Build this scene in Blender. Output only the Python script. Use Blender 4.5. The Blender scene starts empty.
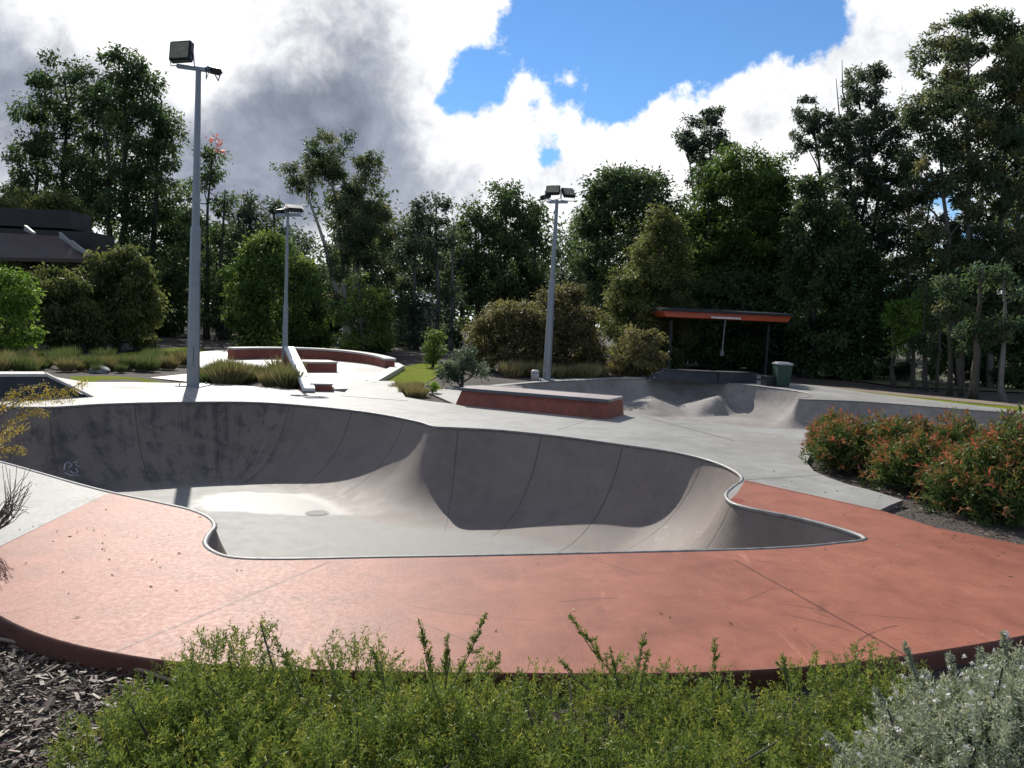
import bpy, bmesh, math, random
import numpy as np
from mathutils import Vector, Matrix
from mathutils.geometry import delaunay_2d_cdt

random.seed(7)
rng = np.random.default_rng(11)
scene = bpy.context.scene
COL = scene.collection
R_ = math.radians

# ------------------------------------------------------------------ camera
FPX, PITCH, ROLL, EYE = 770.0, math.atan(62 / 770), 0.045, 1.7
cF = np.array([0, math.cos(PITCH), -math.sin(PITCH)])
cU0 = np.array([0, math.sin(PITCH), math.cos(PITCH)])
cX0 = np.array([1.0, 0, 0])
cR = math.cos(ROLL) * cX0 + math.sin(ROLL) * cU0
cU = -math.sin(ROLL) * cX0 + math.cos(ROLL) * cU0
cC = np.array([0, 0, EYE])


def ray(px, py):
    return cF + (px - 512) / FPX * cR + (384 - py) / FPX * cU


def G(px, py, z=0.0):
    d = ray(px, py)
    return cC + (z - EYE) / d[2] * d


def P(px, py, y):
    d = ray(px, py)
    return cC + y / d[1] * d


cam_d = bpy.data.cameras.new("camera")
cam = bpy.data.objects.new("camera", cam_d)
COL.objects.link(cam)
cam_d.sensor_width = 36
cam_d.lens = 36 * FPX / 1024
cam_d.clip_end = 3000
cam_d.clip_start = 0.05
M = Matrix(((cR[0], cU[0], -cF[0], 0), (cR[1], cU[1], -cF[1], 0), (cR[2], cU[2], -cF[2], EYE), (0, 0, 0, 1)))
cam.matrix_world = M
scene.camera = cam
scene.cycles.max_bounces = 6
scene.cycles.diffuse_bounces = 4
scene.cycles.glossy_bounces = 2
scene.cycles.transmission_bounces = 2
scene.cycles.transparent_max_bounces = 4

# ------------------------------------------------------------------ node helpers


class NT:
    def __init__(self, tree):
        self.t = tree
        self.n = tree.nodes
        self.l = tree.links

    def new(self, typ, **kw):
        n = self.n.new(typ)
        for k, v in kw.items():
            setattr(n, k, v)
        return n

    def put(self, sock, v):
        if hasattr(v, "is_output"):
            self.l.new(v, sock)
        elif v is not None:
            sock.default_value = v

    def math(self, op, a, b=None, c=None, clamp=False):
        n = self.new("ShaderNodeMath", operation=op, use_clamp=clamp)
        self.put(n.inputs[0], a)
        if b is not None:
            self.put(n.inputs[1], b)
        if c is not None:
            self.put(n.inputs[2], c)
        return n.outputs[0]

    def vmath(self, op, a, b=None):
        n = self.new("ShaderNodeVectorMath", operation=op)
        self.put(n.inputs[0], a)
        if b is not None:
            self.put(n.inputs[1], b)
        return n.outputs["Value"] if op in ("DOT_PRODUCT", "LENGTH", "DISTANCE") else n.outputs["Vector"]

    def noise(self, vec, scale, detail=4, rough=0.55, dist=0.0, dim='3D'):
        n = self.new("ShaderNodeTexNoise", noise_dimensions=dim)
        if vec is not None:
            self.l.new(vec, n.inputs["Vector"])
        n.inputs["Scale"].default_value = scale
        n.inputs["Detail"].default_value = detail
        n.inputs["Roughness"].default_value = rough
        n.inputs["Distortion"].default_value = dist
        return n.outputs["Fac"]

    def mix(self, fac, a, b, mode='MIX'):
        n = self.new("ShaderNodeMix", data_type='RGBA', blend_type=mode)
        self.put(n.inputs[0], fac)
        for s, v in ((n.inputs[6], a), (n.inputs[7], b)):
            if isinstance(v, tuple) and len(v) == 3:
                v = (*v, 1)
            self.put(s, v)
        return n.outputs[2]

    def smooth(self, v, lo, hi, a=0.0, b=1.0):
        n = self.new("ShaderNodeMapRange", interpolation_type='SMOOTHSTEP')
        self.put(n.inputs[0], v)
        for i, x in enumerate((lo, hi, a, b)):
            self.put(n.inputs[i + 1], x)
        return n.outputs[0]

    def ramp(self, fac, stops):
        n = self.new("ShaderNodeValToRGB")
        self.l.new(fac, n.inputs[0])
        e = n.color_ramp.elements
        while len(e) < len(stops):
            e.new(0.5)
        for i, (p, c) in enumerate(stops):
            e[i].position = p
            e[i].color = (*c, 1)
        return n.outputs[0]

    def attr(self, name):
        return self.new("ShaderNodeAttribute", attribute_name=name).outputs["Fac"]

    def pos(self):
        return self.new("ShaderNodeNewGeometry").outputs["Position"]

    def obj(self):
        return self.new("ShaderNodeTexCoord").outputs["Object"]

    def bump(self, h, strength, dist):
        n = self.new("ShaderNodeBump")
        n.inputs["Strength"].default_value = strength
        n.inputs["Distance"].default_value = dist
        self.l.new(h, n.inputs["Height"])
        return n.outputs[0]

    def scalevec(self, v, s):
        return self.vmath('MULTIPLY', v, s)


def newmat(name):
    m = bpy.data.materials.new(name)
    m.use_nodes = True
    nt = NT(m.node_tree)
    bs = m.node_tree.nodes["Principled BSDF"]
    return m, nt, bs


def simple(name, col, rough=0.6, metal=0.0, var=0.15, scale=6.0, bump=0.0, spec=0.5):
    """painted metal / plastic / timber with mild wear"""
    m, nt, bs = newmat(name)
    v = nt.obj()
    f = nt.noise(v, scale, 5, 0.6)
    f2 = nt.noise(v, scale * 9, 3, 0.6)
    ff = nt.math('ADD', nt.math('MULTIPLY', f, 0.7), nt.math('MULTIPLY', f2, 0.3))
    c0 = tuple(max(0, c * (1 - var * 1.6)) for c in col)
    c1 = tuple(min(1, c * (1 + var * 1.6)) for c in col)
    nt.put(bs.inputs["Base Color"], nt.ramp(ff, [(0.3, c0), (0.7, c1)]))
    nt.put(bs.inputs["Roughness"], nt.smooth(f, 0.3, 0.7, max(0.05, rough - 0.1), min(1, rough + 0.1)))
    bs.inputs["Metallic"].default_value = metal
    bs.inputs["Specular IOR Level"].default_value = spec
    if bump:
        nt.put(bs.inputs["Normal"], nt.bump(f2, 0.5, bump))
    return m


def concrete(name, lo, hi, lines=(), rough=(0.42, 0.62), stain=0.5, bump=0.004, scuff=0.0, mott=1.0, patch=None, spec=0.3, cracks=0.0):
    """world-placed concrete: mottling, stains, fine grain, saw-cut joints (lines: p0, p1, half width)"""
    m, nt, bs = newmat(name)
    v = nt.pos()
    big = nt.noise(v, 0.55 * mott, 5, 0.6)
    mid = nt.noise(v, 3.2 * mott, 6, 0.65, 0.4)
    fine = nt.noise(v, 60, 4, 0.7)
    f = nt.math('ADD', nt.math('MULTIPLY', big, 0.45), nt.math('ADD', nt.math('MULTIPLY', mid, 0.4), nt.math('MULTIPLY', fine, 0.15)))
    col = nt.ramp(f, [(0.39, lo), (0.61, hi)])
    st = nt.smooth(nt.noise(v, 1.3, 7, 0.7, 1.2), 0.56, 0.72)
    col = nt.mix(nt.math('MULTIPLY', st, stain), col, tuple(c * 0.62 for c in lo))
    sp = nt.smooth(nt.noise(v, 23, 3, 0.5), 0.70, 0.76)
    col = nt.mix(nt.math('MULTIPLY', sp, 0.35), col, tuple(c * 0.45 for c in lo))
    if scuff:
        a = nt.scalevec(v, (1.0, 0.12, 1.0))
        sc = nt.smooth(nt.noise(a, 9, 6, 0.75, 0.3), 0.58, 0.72)
        col = nt.mix(nt.math('MULTIPLY', sc, scuff), col, tuple(min(1, c * 1.35 + 0.05) for c in hi))
        b2 = nt.scalevec(v, (0.25, 1.4, 1.0))
        sc2 = nt.smooth(nt.noise(b2, 7, 6, 0.75, 0.5), 0.62, 0.70)
        col = nt.mix(nt.math('MULTIPLY', sc2, scuff * 0.8), col, tuple(c * 0.55 for c in lo))
    if cracks:
        # crazing and stray wheel arcs
        vo_ = nt.new("ShaderNodeTexVoronoi", feature='DISTANCE_TO_EDGE')
        nt.l.new(v, vo_.inputs["Vector"])
        vo_.inputs["Scale"].default_value = 16
        ck = nt.math('MULTIPLY', nt.smooth(vo_.outputs["Distance"], 0.035, 0.0), nt.smooth(big, 0.48, 0.62))
        col = nt.mix(nt.math('MULTIPLY', ck, cracks * .8), col, tuple(c * 0.5 for c in lo))
        for (ax_, ay_, rad_, ww, seed) in ((1.0, 3.2, 1.55, .012, 1.0), (2.6, 6.9, 2.3, .010, 2.0), (.2, 6.4, 2.1, .008, 3.0), (-1.5, 2.6, 1.9, .009, 4.0), (2.9, 3.4, 1.2, .014, 5.0), (3.3, 8.2, 2.9, .012, 6.0)):
            q = nt.math('ABSOLUTE', nt.math('SUBTRACT', nt.vmath('DISTANCE', v, (ax_, ay_, 0)), rad_))
            gate = nt.smooth(nt.noise(v, 1.1 + seed * .13, 3), 0.52, 0.60)
            col = nt.mix(nt.math('MULTIPLY', nt.math('MULTIPLY', nt.smooth(q, ww, ww * .3), gate), .55), col, tuple(c * 0.35 for c in lo))
    if patch:
        for (pc, pr, pcol, pst) in patch:
            dd = nt.vmath('DISTANCE', v, pc)
            dn = nt.math('ADD', dd, nt.math('MULTIPLY', nt.math('SUBTRACT', mid, 0.5), pr * 1.2))
            fm = nt.math('MULTIPLY', nt.smooth(dn, pr * 1.05, pr * 0.75), pst)
            col = nt.mix(fm, col, pcol)
    h = nt.math('ADD', nt.math('MULTIPLY', fine, 0.5), nt.math('MULTIPLY', mid, 0.5))
    if lines:
        xy = nt.new("ShaderNodeSeparateXYZ")
        nt.l.new(v, xy.inputs[0])
        wob = nt.math('MULTIPLY', nt.math('SUBTRACT', nt.noise(v, 2.0, 2), 0.5), 0.02)
        tot = None
        for (p0, p1, w) in lines:
            dx, dy = p1[0] - p0[0], p1[1] - p0[1]
            L = math.hypot(dx, dy)
            ux, uy = dx / L, dy / L
            d = nt.math('ADD', nt.math('ADD', nt.math('MULTIPLY', xy.outputs[0], -uy), nt.math('MULTIPLY', xy.outputs[1], ux)), uy * p0[0] - ux * p0[1])
            d = nt.math('ABSOLUTE', nt.math('ADD', d, wob))
            t = nt.math('ADD', nt.math('ADD', nt.math('MULTIPLY', xy.outputs[0], ux), nt.math('MULTIPLY', xy.outputs[1], uy)), -(ux * p0[0] + uy * p0[1]))
            on = nt.math('MULTIPLY', nt.math('GREATER_THAN', t, 0.0), nt.math('LESS_THAN', t, L))
            q = nt.math('MULTIPLY', nt.smooth(d, w * 1.6, w * 0.6), on)
            tot = q if tot is None else nt.math('MAXIMUM', tot, q)
        col = nt.mix(nt.math('MULTIPLY', tot, 0.75), col, tuple(c * 0.25 for c in lo))
        h = nt.math('SUBTRACT', h, nt.math('MULTIPLY', tot, 0.3))
    nt.put(bs.inputs["Base Color"], col)
    rr = nt.smooth(nt.math('ADD', nt.math('MULTIPLY', nt.noise(v, 26, 6, .75, .3), 0.75), nt.math('MULTIPLY', big, 0.25)), 0.38, 0.62, rough[0], rough[1])
    nt.put(bs.inputs["Roughness"], rr)
    bs.inputs["Specular IOR Level"].default_value = spec
    nt.put(bs.inputs["Normal"], nt.bump(h, 0.6, bump))
    return m


# ------------------------------------------------------------------ mesh helpers


def tag(o, label=None, cat=None, group=None, kind=None):
    if label:
        o["label"] = label
    if cat:
        o["category"] = cat
    if group:
        o["group"] = group
    if kind:
        o["kind"] = kind
    return o


def empty(name, loc, label=None, cat=None, group=None, rz=0.0):
    o = bpy.data.objects.new(name, None)
    COL.objects.link(o)
    o.location = loc
    o.rotation_euler = (0, 0, rz)
    o.empty_display_size = 0.2
    return tag(o, label, cat, group)


def mesh_obj(name, verts, faces, mat, parent=None, smooth=False, attrs=None):
    me = bpy.data.meshes.new(name)
    me.from_pydata([tuple(v) for v in verts], [], [tuple(f) for f in faces])
    me.materials.append(mat)
    if attrs:
        for k, a in attrs.items():
            at = me.attributes.new(k, 'FLOAT', 'POINT')
            at.data.foreach_set("value", np.asarray(a, dtype=np.float32))
    if smooth:
        me.polygons.foreach_set("use_smooth", [True] * len(me.polygons))
    me.update()
    o = bpy.data.objects.new(name, me)
    COL.objects.link(o)
    if parent:
        o.parent = parent
    return o


class MB:
    """collects shapes (in the parent's local frame) into one mesh"""

    def __init__(self):
        self.v = []
        self.f = []

    def add(self, verts, faces):
        n = len(self.v)
        self.v += [tuple(map(float, p)) for p in verts]
        self.f += [tuple(i + n for i in q) for q in faces]
        return self

    def box(self, c, s, rz=0.0, bevel=0.0, mat=None):
        bm = bmesh.new()
        bmesh.ops.create_cube(bm, size=1)
        for v in bm.verts:
            v.co = Vector((v.co.x * s[0], v.co.y * s[1], v.co.z * s[2]))
        if bevel:
            bmesh.ops.bevel(bm, geom=list(bm.edges), offset=bevel, segments=2, affect='EDGES')
        rm = (mat or Matrix.Rotation(rz, 4, 'Z'))
        vs = [(rm @ v.co) + Vector(c) for v in bm.verts]
        bm.verts.index_update()
        self.add(vs, [[v.index for v in f.verts] for f in bm.faces])
        bm.free()
        return self

    def hull(self, bottom, top):
        """prism between two equally long loops"""
        n = len(bottom)
        fs = [tuple(range(n - 1, -1, -1)), tuple(range(n, 2 * n))]
        for i in range(n):
            j = (i + 1) % n
            fs.append((i, j, n + j, n + i))
        return self.add(list(bottom) + list(top), fs)

    def tube(self, pts, radii, n=8, cap=True):
        pts = [Vector(p) for p in pts]
        if not hasattr(radii, "__len__"):
            radii = [radii] * len(pts)
        vs, fs = [], []
        ref = Vector((0.31, 0.17, 0.93))
        for i, p in enumerate(pts):
            t = (pts[min(i + 1, len(pts) - 1)] - pts[max(i - 1, 0)]).normalized()
            if abs(t.dot(ref)) > 0.95:
                ref = Vector((1, 0.1, 0))
            a = t.cross(ref).normalized()
            b = t.cross(a)
            for k in range(n):
                an = 2 * math.pi * k / n
                vs.append(p + (a * math.cos(an) + b * math.sin(an)) * radii[i])
        for i in range(len(pts) - 1):
            for k in range(n):
                k2 = (k + 1) % n
                fs.append((i * n + k, i * n + k2, (i + 1) * n + k2, (i + 1) * n + k))
        if cap:
            fs.append(tuple(range(n - 1, -1, -1)))
            e = (len(pts) - 1) * n
            fs.append(tuple(range(e, e + n)))
        return self.add(vs, fs)

    def build(self, name, mat, parent=None, smooth=False):
        return mesh_obj(name, self.v, self.f, mat, parent, smooth)


def catmull(pts, step, closed=True):
    pts = [np.array(p[:2], float) for p in pts]
    n = len(pts)
    out = []
    rngi = range(n) if closed else range(n - 1)
    for i in rngi:
        if closed:
            p0, p1, p2, p3 = pts[i - 1], pts[i], pts[(i + 1) % n], pts[(i + 2) % n]
        else:
            p0, p1, p2, p3 = pts[max(i - 1, 0)], pts[i], pts[i + 1], pts[min(i + 2, n - 1)]
        a = 0.5
        t0 = 0.0
        t1 = t0 + max(1e-4, np.linalg.norm(p1 - p0)) ** a
        t2 = t1 + max(1e-4, np.linalg.norm(p2 - p1)) ** a
        t3 = t2 + max(1e-4, np.linalg.norm(p3 - p2)) ** a
        m = max(2, int(np.linalg.norm(p2 - p1) / step))
        for k in range(m):
            t = t1 + (t2 - t1) * k / m
            A1 = (t1 - t) / (t1 - t0) * p0 + (t - t0) / (t1 - t0) * p1
            A2 = (t2 - t) / (t2 - t1) * p1 + (t - t1) / (t2 - t1) * p2
            A3 = (t3 - t) / (t3 - t2) * p2 + (t - t2) / (t3 - t2) * p3
            B1 = (t2 - t) / (t2 - t0) * A1 + (t - t0) / (t2 - t0) * A2
            B2 = (t3 - t) / (t3 - t1) * A2 + (t - t1) / (t3 - t1) * A3
            out.append((t2 - t) / (t2 - t1) * B1 + (t - t1) / (t2 - t1) * B2)
    if not closed:
        out.append(pts[-1])
    return np.array(out)


def inside(pts, poly):
    x, y = pts[:, 0], pts[:, 1]
    r = np.zeros(len(pts), bool)
    n = len(poly)
    for i in range(n):
        x0, y0 = poly[i]
        x1, y1 = poly[(i + 1) % n]
        c = (y0 > y) != (y1 > y)
        if c.any():
            xi = (x1 - x0) * (y - y0) / ((y1 - y0) if y1 != y0 else 1e-9) + x0
            r ^= c & (x < xi)
    return r


def dist_line(pts, poly, closed=True):
    """distance and arc length to a polyline"""
    a = np.asarray(poly)
    b = np.roll(a, -1, 0) if closed else a[1:]
    if not closed:
        a = a[:-1]
    ab = b - a
    L = np.linalg.norm(ab, axis=1)
    cum = np.concatenate([[0], np.cumsum(L)])[:-1]
    best = np.full(len(pts), 1e9)
    arc = np.zeros(len(pts))
    for s in range(0, len(pts), 4000):
        q = pts[s:s + 4000]
        d = q[:, None, :] - a[None]
        t = np.clip((d * ab[None]).sum(2) / np.maximum(L ** 2, 1e-12)[None], 0, 1)
        dd = np.linalg.norm(d - t[..., None] * ab[None], axis=2)
        k = dd.argmin(1)
        ii = np.arange(len(q))
        best[s:s + 4000] = dd[ii, k]
        arc[s:s + 4000] = cum[k] + t[ii, k] * L[k]
    return best, arc


def cdt(loops, extra=None):
    vs, es = [], []
    for lp, closed in loops:
        n0 = len(vs)
        vs += [Vector((float(p[0]), float(p[1]))) for p in lp]
        m = len(lp)
        es += [(n0 + i, n0 + (i + 1) % m) for i in range(m if closed else m - 1)]
    if extra is not None:
        vs += [Vector((float(p[0]), float(p[1]))) for p in extra]
    r = delaunay_2d_cdt(vs, es, [], 0, 1e-5)
    V = np.array([(v.x, v.y) for v in r[0]])
    Fc = np.array([tuple(f) for f in r[2]])
    # make all triangles face up
    a, b, c = V[Fc[:, 0]], V[Fc[:, 1]], V[Fc[:, 2]]
    neg = ((b - a)[:, 0] * (c - a)[:, 1] - (b - a)[:, 1] * (c - a)[:, 0]) < 0
    Fc[neg] = Fc[neg][:, ::-1]
    return V, Fc


def submesh(name, V3, Fc, mat, parent=None, smooth=False, attrs=None):
    used = np.unique(Fc)
    mp = np.full(len(V3), -1)
    mp[used] = np.arange(len(used))
    at = {k: np.asarray(a)[used] for k, a in attrs.items()} if attrs else None
    return mesh_obj(name, V3[used].tolist(), mp[Fc].tolist(), mat, parent, smooth, at)


def g2(l):
    return [tuple(G(*q)[:2]) for q in l]


# ------------------------------------------------------------------ light and sky
SUN_AZ, SUN_EL = R_(21), R_(37)      # sun ahead of the camera, a little to its left
sdir = Vector((-math.sin(SUN_AZ) * math.cos(SUN_EL), math.cos(SUN_AZ) * math.cos(SUN_EL), math.sin(SUN_EL)))
sl = bpy.data.lights.new("sun", 'SUN')
sl.energy = 4.6
sl.angle = R_(0.53)
sl.color = (1.0, 0.95, 0.87)
so = bpy.data.objects.new("sun", sl)
COL.objects.link(so)
so.rotation_euler = sdir.to_track_quat('Z', 'Y').to_euler()

world = bpy.data.worlds.new("World")
scene.world = world
world.use_nodes = True
world.cycles.sampling_method = 'MANUAL'
world.cycles.sample_map_resolution = 512
wt = NT(world.node_tree)
wbg = world.node_tree.nodes["Background"]
sky = wt.new("ShaderNodeTexSky", sky_type='NISHITA')
sky.sun_disc = False
sky.sun_elevation = SUN_EL
sky.sun_rotation = -SUN_AZ
sky.air_density = 1.0
sky.dust_density = 0.0
sky.ozone_density = 2.0
tc = wt.new("ShaderNodeTexCoord")
dvec = wt.vmath('NORMALIZE', tc.outputs["Generated"])


def blobs(lst):
    tot = None
    for (px, py, rad, amp) in lst:
        d = ray(px, py)
        d = d / np.linalg.norm(d)
        k = 1.0 / (rad / FPX) ** 2
        q = wt.math('SUBTRACT', wt.vmath('DOT_PRODUCT', dvec, tuple(d)), 1.0)
        q = wt.math('MULTIPLY', wt.math('EXPONENT', wt.math('MULTIPLY', q, k)), amp)
        tot = q if tot is None else wt.math('ADD', tot, q)
    return tot


cover = blobs([(60, 60, 190, .50), (250, 60, 190, .50), (330, 150, 150, .45), (440, 30, 60, .42), (480, 200, 95, .50), (600, 190, 80, .5),
               (720, 150, 85, .50), (830, 100, 70, .5), (900, 20, 60, .34), (860, 160, 80, .35), (940, 110, 60, .3), (1000, 20, 60, .3), (430, 150, 70, .2), (500, 130, 30, .2), (650, 140, 40, .25), (770, 85, 40, .3),
               (560, 50, 62, -.75), (460, 95, 27, -1.25), (440, 110, 14, -.5), (490, 80, 20, -.5), (560, 160, 16, -.5), (850, 34, 28, -.4), (800, 42, 26, -.45), (680, 40, 62, -.75), (620, 88, 32, -.45), (770, 30, 38, -.5), (540, 166, 22, -.72), (183, -2, 14, -.9),
               (515, 40, 24, -.3), (535, 120, 22, -.25), (600, 115, 22, -.2), (895, 172, 22, -.4), (720, 75, 22, -.3), (835, 25, 26, -.3)])
wn = wt.noise(dvec, 9.0, 7, 0.60, 0.15)
wn2 = wt.noise(dvec, 26.0, 5, 0.6, 0.1)
fld = wt.math('ADD', wt.math('ADD', wt.math('MULTIPLY', wt.math('SUBTRACT', wn, 0.5), 1.7), wt.math('MULTIPLY', wt.math('SUBTRACT', wn2, 0.5), 1.0)), wt.math('ADD', wt.math('MULTIPLY', cover, 0.85), wt.smooth(wt.vmath('DOT_PRODUCT', dvec, (0, 1, 0)), .35, -.1, 0.0, .14)))  # extra unseen cloud added behind the camera for brighter, more neutral fill
cmask = wt.smooth(fld, 0.02, 0.30)
dark = blobs([(255, 130, 55, .55), (350, 120, 60, .60), (400, 190, 50, .55), (235, 185, 45, .45), (15, 100, 60, .85), (100, 100, 45, .45), (90, 15, 45, -.45), (320, 15, 85, .42), (70, 50, 45, .15), (270, 175, 50, .34), (310, 140, 60, .2),
              (560, 235, 60, .12), (760, 130, 45, .18), (880, 15, 80, .10), (310, 62, 22, -.3), (450, 30, 30, -.5), (150, 25, 45, -.5), (225, 30, 40, -.6), (430, 105, 40, -.35), (690, 110, 60, -.2), (195, 85, 26, -.3), (290, 80, 16, -.25)])
wn3 = wt.noise(dvec, 10.0, 7, 0.62, 0.5)
wn4 = wt.noise(dvec, 30.0, 6, 0.62, 0.3)
dk0 = wt.math('ADD', dark, wt.math('ADD', wt.math('MULTIPLY', wt.math('SUBTRACT', wn3, 0.5), 1.8), wt.math('MULTIPLY', wt.math('SUBTRACT', wn4, 0.5), 1.1)))
dk = wt.smooth(dk0, -0.15, 1.15)
dk = wt.math('MULTIPLY', dk, 0.90)
sund = wt.vmath('DOT_PRODUCT', dvec, tuple(sdir))
near = wt.smooth(sund, -0.2, 0.85, 0.46, 1.0)        # thin cloud is brighter towards the sun
dcol = wt.mix(wt.smooth(wt.math('ADD', wt.math('MULTIPLY', wn3, .6), wt.math('MULTIPLY', wn, .4)), .40, .62), (0.090, 0.120, 0.190), (0.27, 0.31, 0.40))
ccol = wt.mix(dk, (1.0, 1.0, 1.01), dcol)
ccol = wt.vmath('SCALE', ccol)
ccol.node.inputs["Scale"].default_value = 1.0
wt.l.new(near, ccol.node.inputs["Scale"])
nish = wt.vmath('SCALE', wt.vmath('MULTIPLY', sky.outputs[0], (0.66, 0.94, 1.20)))
nish.node.inputs["Scale"].default_value = 1.0
SKYS = 0.085
cc2 = wt.vmath('SCALE', ccol)
cc2.node.inputs["Scale"].default_value = 0.92 / SKYS
skyc = wt.mix(cmask, nish, cc2)
wt.l.new(skyc, wbg.inputs["Color"])
wbg.inputs["Strength"].default_value = SKYS

vs_ = scene.view_settings
vs_.view_transform = 'Standard'
vs_.look = 'None'
vs_.exposure = 0.35
vs_.gamma = 1.0
vs_.use_curve_mapping = False

# ------------------------------------------------------------------ plan geometry
BD, BR = 1.22, 1.7
BS = math.sqrt(BR ** 2 - (BR - BD) ** 2)
lip_px = [(0, 462), (100, 490), (160, 503), (192, 510.5), (209, 518), (214.5, 526), (208, 535), (205, 544), (214, 552), (235, 558), (400, 557), (600, 553),
          (780, 548), (835, 543.5), (866, 538.5), (852, 532), (800, 518), (750, 508), (733, 503), (726, 495), (733, 487), (742, 480), (738, 473),
          (715, 462), (680, 453), (620, 444), (560, 436), (500, 430), (455, 427.5), (436, 426.5), (420, 422), (370, 412.5), (300, 405), (250, 402), (180, 402), (100, 404), (48, 407)]
lip = g2(lip_px) + [(-8.0, 12.15), (-8.9, 11.9), (-9.6, 11.1), (-9.4, 10.1), (-8.4, 9.5), (-7.0, 8.9)]
LIP = catmull(lip, 0.07)

front = g2([(0, 615), (60, 640), (130, 655), (200, 663.5), (350, 670), (500, 672.5), (700, 672), (850, 662), (940, 650), (1024, 635)])
deck_ctrl_front = [(-14, 13), (-11.5, 10.4), (-8.6, 8.4), (-6.3, 6.9), (-4.5, 5.6), (-3.4, 4.65)] + front + [(4.0, 4.85), (5.6, 5.6), (8, 6.4), (12, 7.2)]
DF = catmull(deck_ctrl_front, 0.12, closed=False)
bed = [tuple(G(880, 510)[:2]), tuple(G(903, 500)[:2]), (3.95, 8.8), (3.85, 9.6), (4.3, 10.9), (5.4, 12.2), (8, 12.9), (14, 13.6), (16, 12), (15, 9.2), (9, 8.0), (6, 7.1), tuple(G(1024, 545)[:2])]
BED = catmull(bed, 0.5)
far_rim_px = [(490, 385), (560, 379), (640, 376.5), (710, 377), (770, 381), (815, 385.5), (870, 393), (930, 400), (1024, 411)]
deck_back = [(16.5, 19.5)] + list(reversed(g2(far_rim_px))) + [(-1.6, 19.5), (-1.9, 17.6)] + g2([(455, 404), (428, 401), (405, 397), (372, 396), (335, 391), (310, 390.5), (270, 387.5), (215, 383.5), (190, 383), (172, 383), (130, 382), (85, 382)]) + [(-11.5, 18.2), (-15, 17.5)]
DECK = np.array(list(map(tuple, DF)) + [(16, 8.2), (18, 12)] + deck_back)
# shallow rear bowl
rear_lip = g2([(500, 386), (530, 383), (560, 381), (600, 379.7), (640, 379), (700, 381), (740, 384), (772, 387.5), (800, 391.5), (812, 394.5), (806, 397.5), (799, 399), (825, 400), (862, 401.5), (935, 407), (1000, 412)]) + [(13.6, 18.6), (15, 17.6)]
RLIP = catmull(rear_lip, 0.12, closed=False)
rear_near = [(15, 17.6), (13.5, 14.9), (9, 14.2), (6.6, 13.75), tuple(G(805, 431)[:2]), (3.6, 14.1), (2.5, 14.75), (1.6, 15.7), (0.4, 17.0), (-0.35, 18.4), rear_lip[0]]
RNEAR = catmull(rear_near, 0.2, closed=False)
REAR = np.concatenate([RLIP, RNEAR[1:-1]])
# red coloured concrete: front apron up to the joints
red = [(-13.9, 12.6)] + [tuple(p) for p in DF[1:]] + [(16, 8.2), (15.5, 9.4), (9, 8.1), (6, 7.15), tuple(G(1024, 544)[:2])] + g2([(880, 510), (745, 480), (738, 492), (700, 530)]) + \
      [(1.0, 6.5), (-1.5, 6.6), (-3.0, 7.2)] + g2([(108, 493), (0, 546)]) + [(-5.5, 6.3), (-8.3, 8.5)]
RED = np.array(red)

gx, gy = np.meshgrid(np.arange(-5, 6, 0.17), np.arange(0.6, 5.2, 0.17))
near_pts = np.stack([gx.ravel(), gy.ravel()], 1) + rng.uniform(-.05, .05, (gx.size, 2))
near_pts = near_pts[~inside(near_pts, DECK)]
ax = np.array([-600, -300, -150, -80, -50, -30, -20, 20, 30, 50, 80, 150, 300, 600.0])
fx, fy = np.meshgrid(ax, np.array([-200, -80, -30, -10, 28, 32, 36, 40, 46, 54, 70, 100, 150, 250, 400, 700.0]))
fx2, fy2 = np.meshgrid(np.arange(-18, 22, 2.3), np.arange(20, 60, 2.3))
ground_pts = np.concatenate([near_pts, np.stack([fx.ravel(), fy.ravel()], 1), np.stack([fx2.ravel(), fy2.ravel()], 1)])
ground_pts = ground_pts[~inside(ground_pts, DECK)]
OUT = np.array([(-900, -300), (900, -300), (900, 1200), (-900, 1200)])
V2, FT = cdt([(OUT, True), (DECK, True), (BED, True), (LIP, True), (REAR, True), (RED, True)], ground_pts)
cen = V2[FT].mean(1)
in_deck, in_bed, in_lip, in_rear, in_red = (inside(cen, q) for q in (DECK, BED, LIP, REAR, RED))
deck_f = in_deck & ~in_bed & ~in_lip & ~in_rear
V3 = np.column_stack([V2, np.zeros(len(V2))])

joint_grey = [(G(1, 470)[:2], G(300, 405)[:2], .0001)]


def ln(a, b, w=0.012):
    return (tuple(G(*a)[:2]), tuple(G(*b)[:2]), w)


grey_mat = concrete("grey_concrete", (0.205, 0.20, 0.182), (0.32, 0.315, 0.29),
                    lines=[ln((640, 416), (735, 441), .02), ln((558, 430), (625, 408)), ln((735, 441), (836, 447)), ln((160, 376), (192, 402)), ln((395, 408), (455, 420)), ln((300, 405), (262, 388)), ln((745, 480), (905, 470))],
                    rough=(0.50, 0.66), stain=0.45, bump=0.003,
                    patch=[((4.1, 11.8, 0), 1.15, (0.24, 0.21, 0.19), .55), ((*G(137, 387)[:2], 0), 0.5, (0.10, 0.10, 0.10), .75)])
red_mat = concrete("red_oxide_concrete", (0.195, 0.064, 0.037), (0.335, 0.122, 0.074),
                   lines=[ln((108, 655), (330, 562), .008), ln((735, 560), (905, 655), .008), ln((108, 492), (-20, 556), .012), ln((745, 481), (882, 511), .010), ln((585, 556), (640, 575), .004)],
                   rough=(0.50, 0.60), stain=0.75, bump=0.005, scuff=0.45, spec=.25, cracks=.5,
                   patch=[((*G(735, 500)[:2], 0), 0.12, (0.2, 0.035, 0.02), .8)])
submesh("grey_pavement", V3, FT[deck_f & ~in_red], grey_mat)["kind"] = "structure"
submesh("red_pavement", V3, FT[deck_f & in_red], red_mat)["kind"] = "structure"


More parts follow.
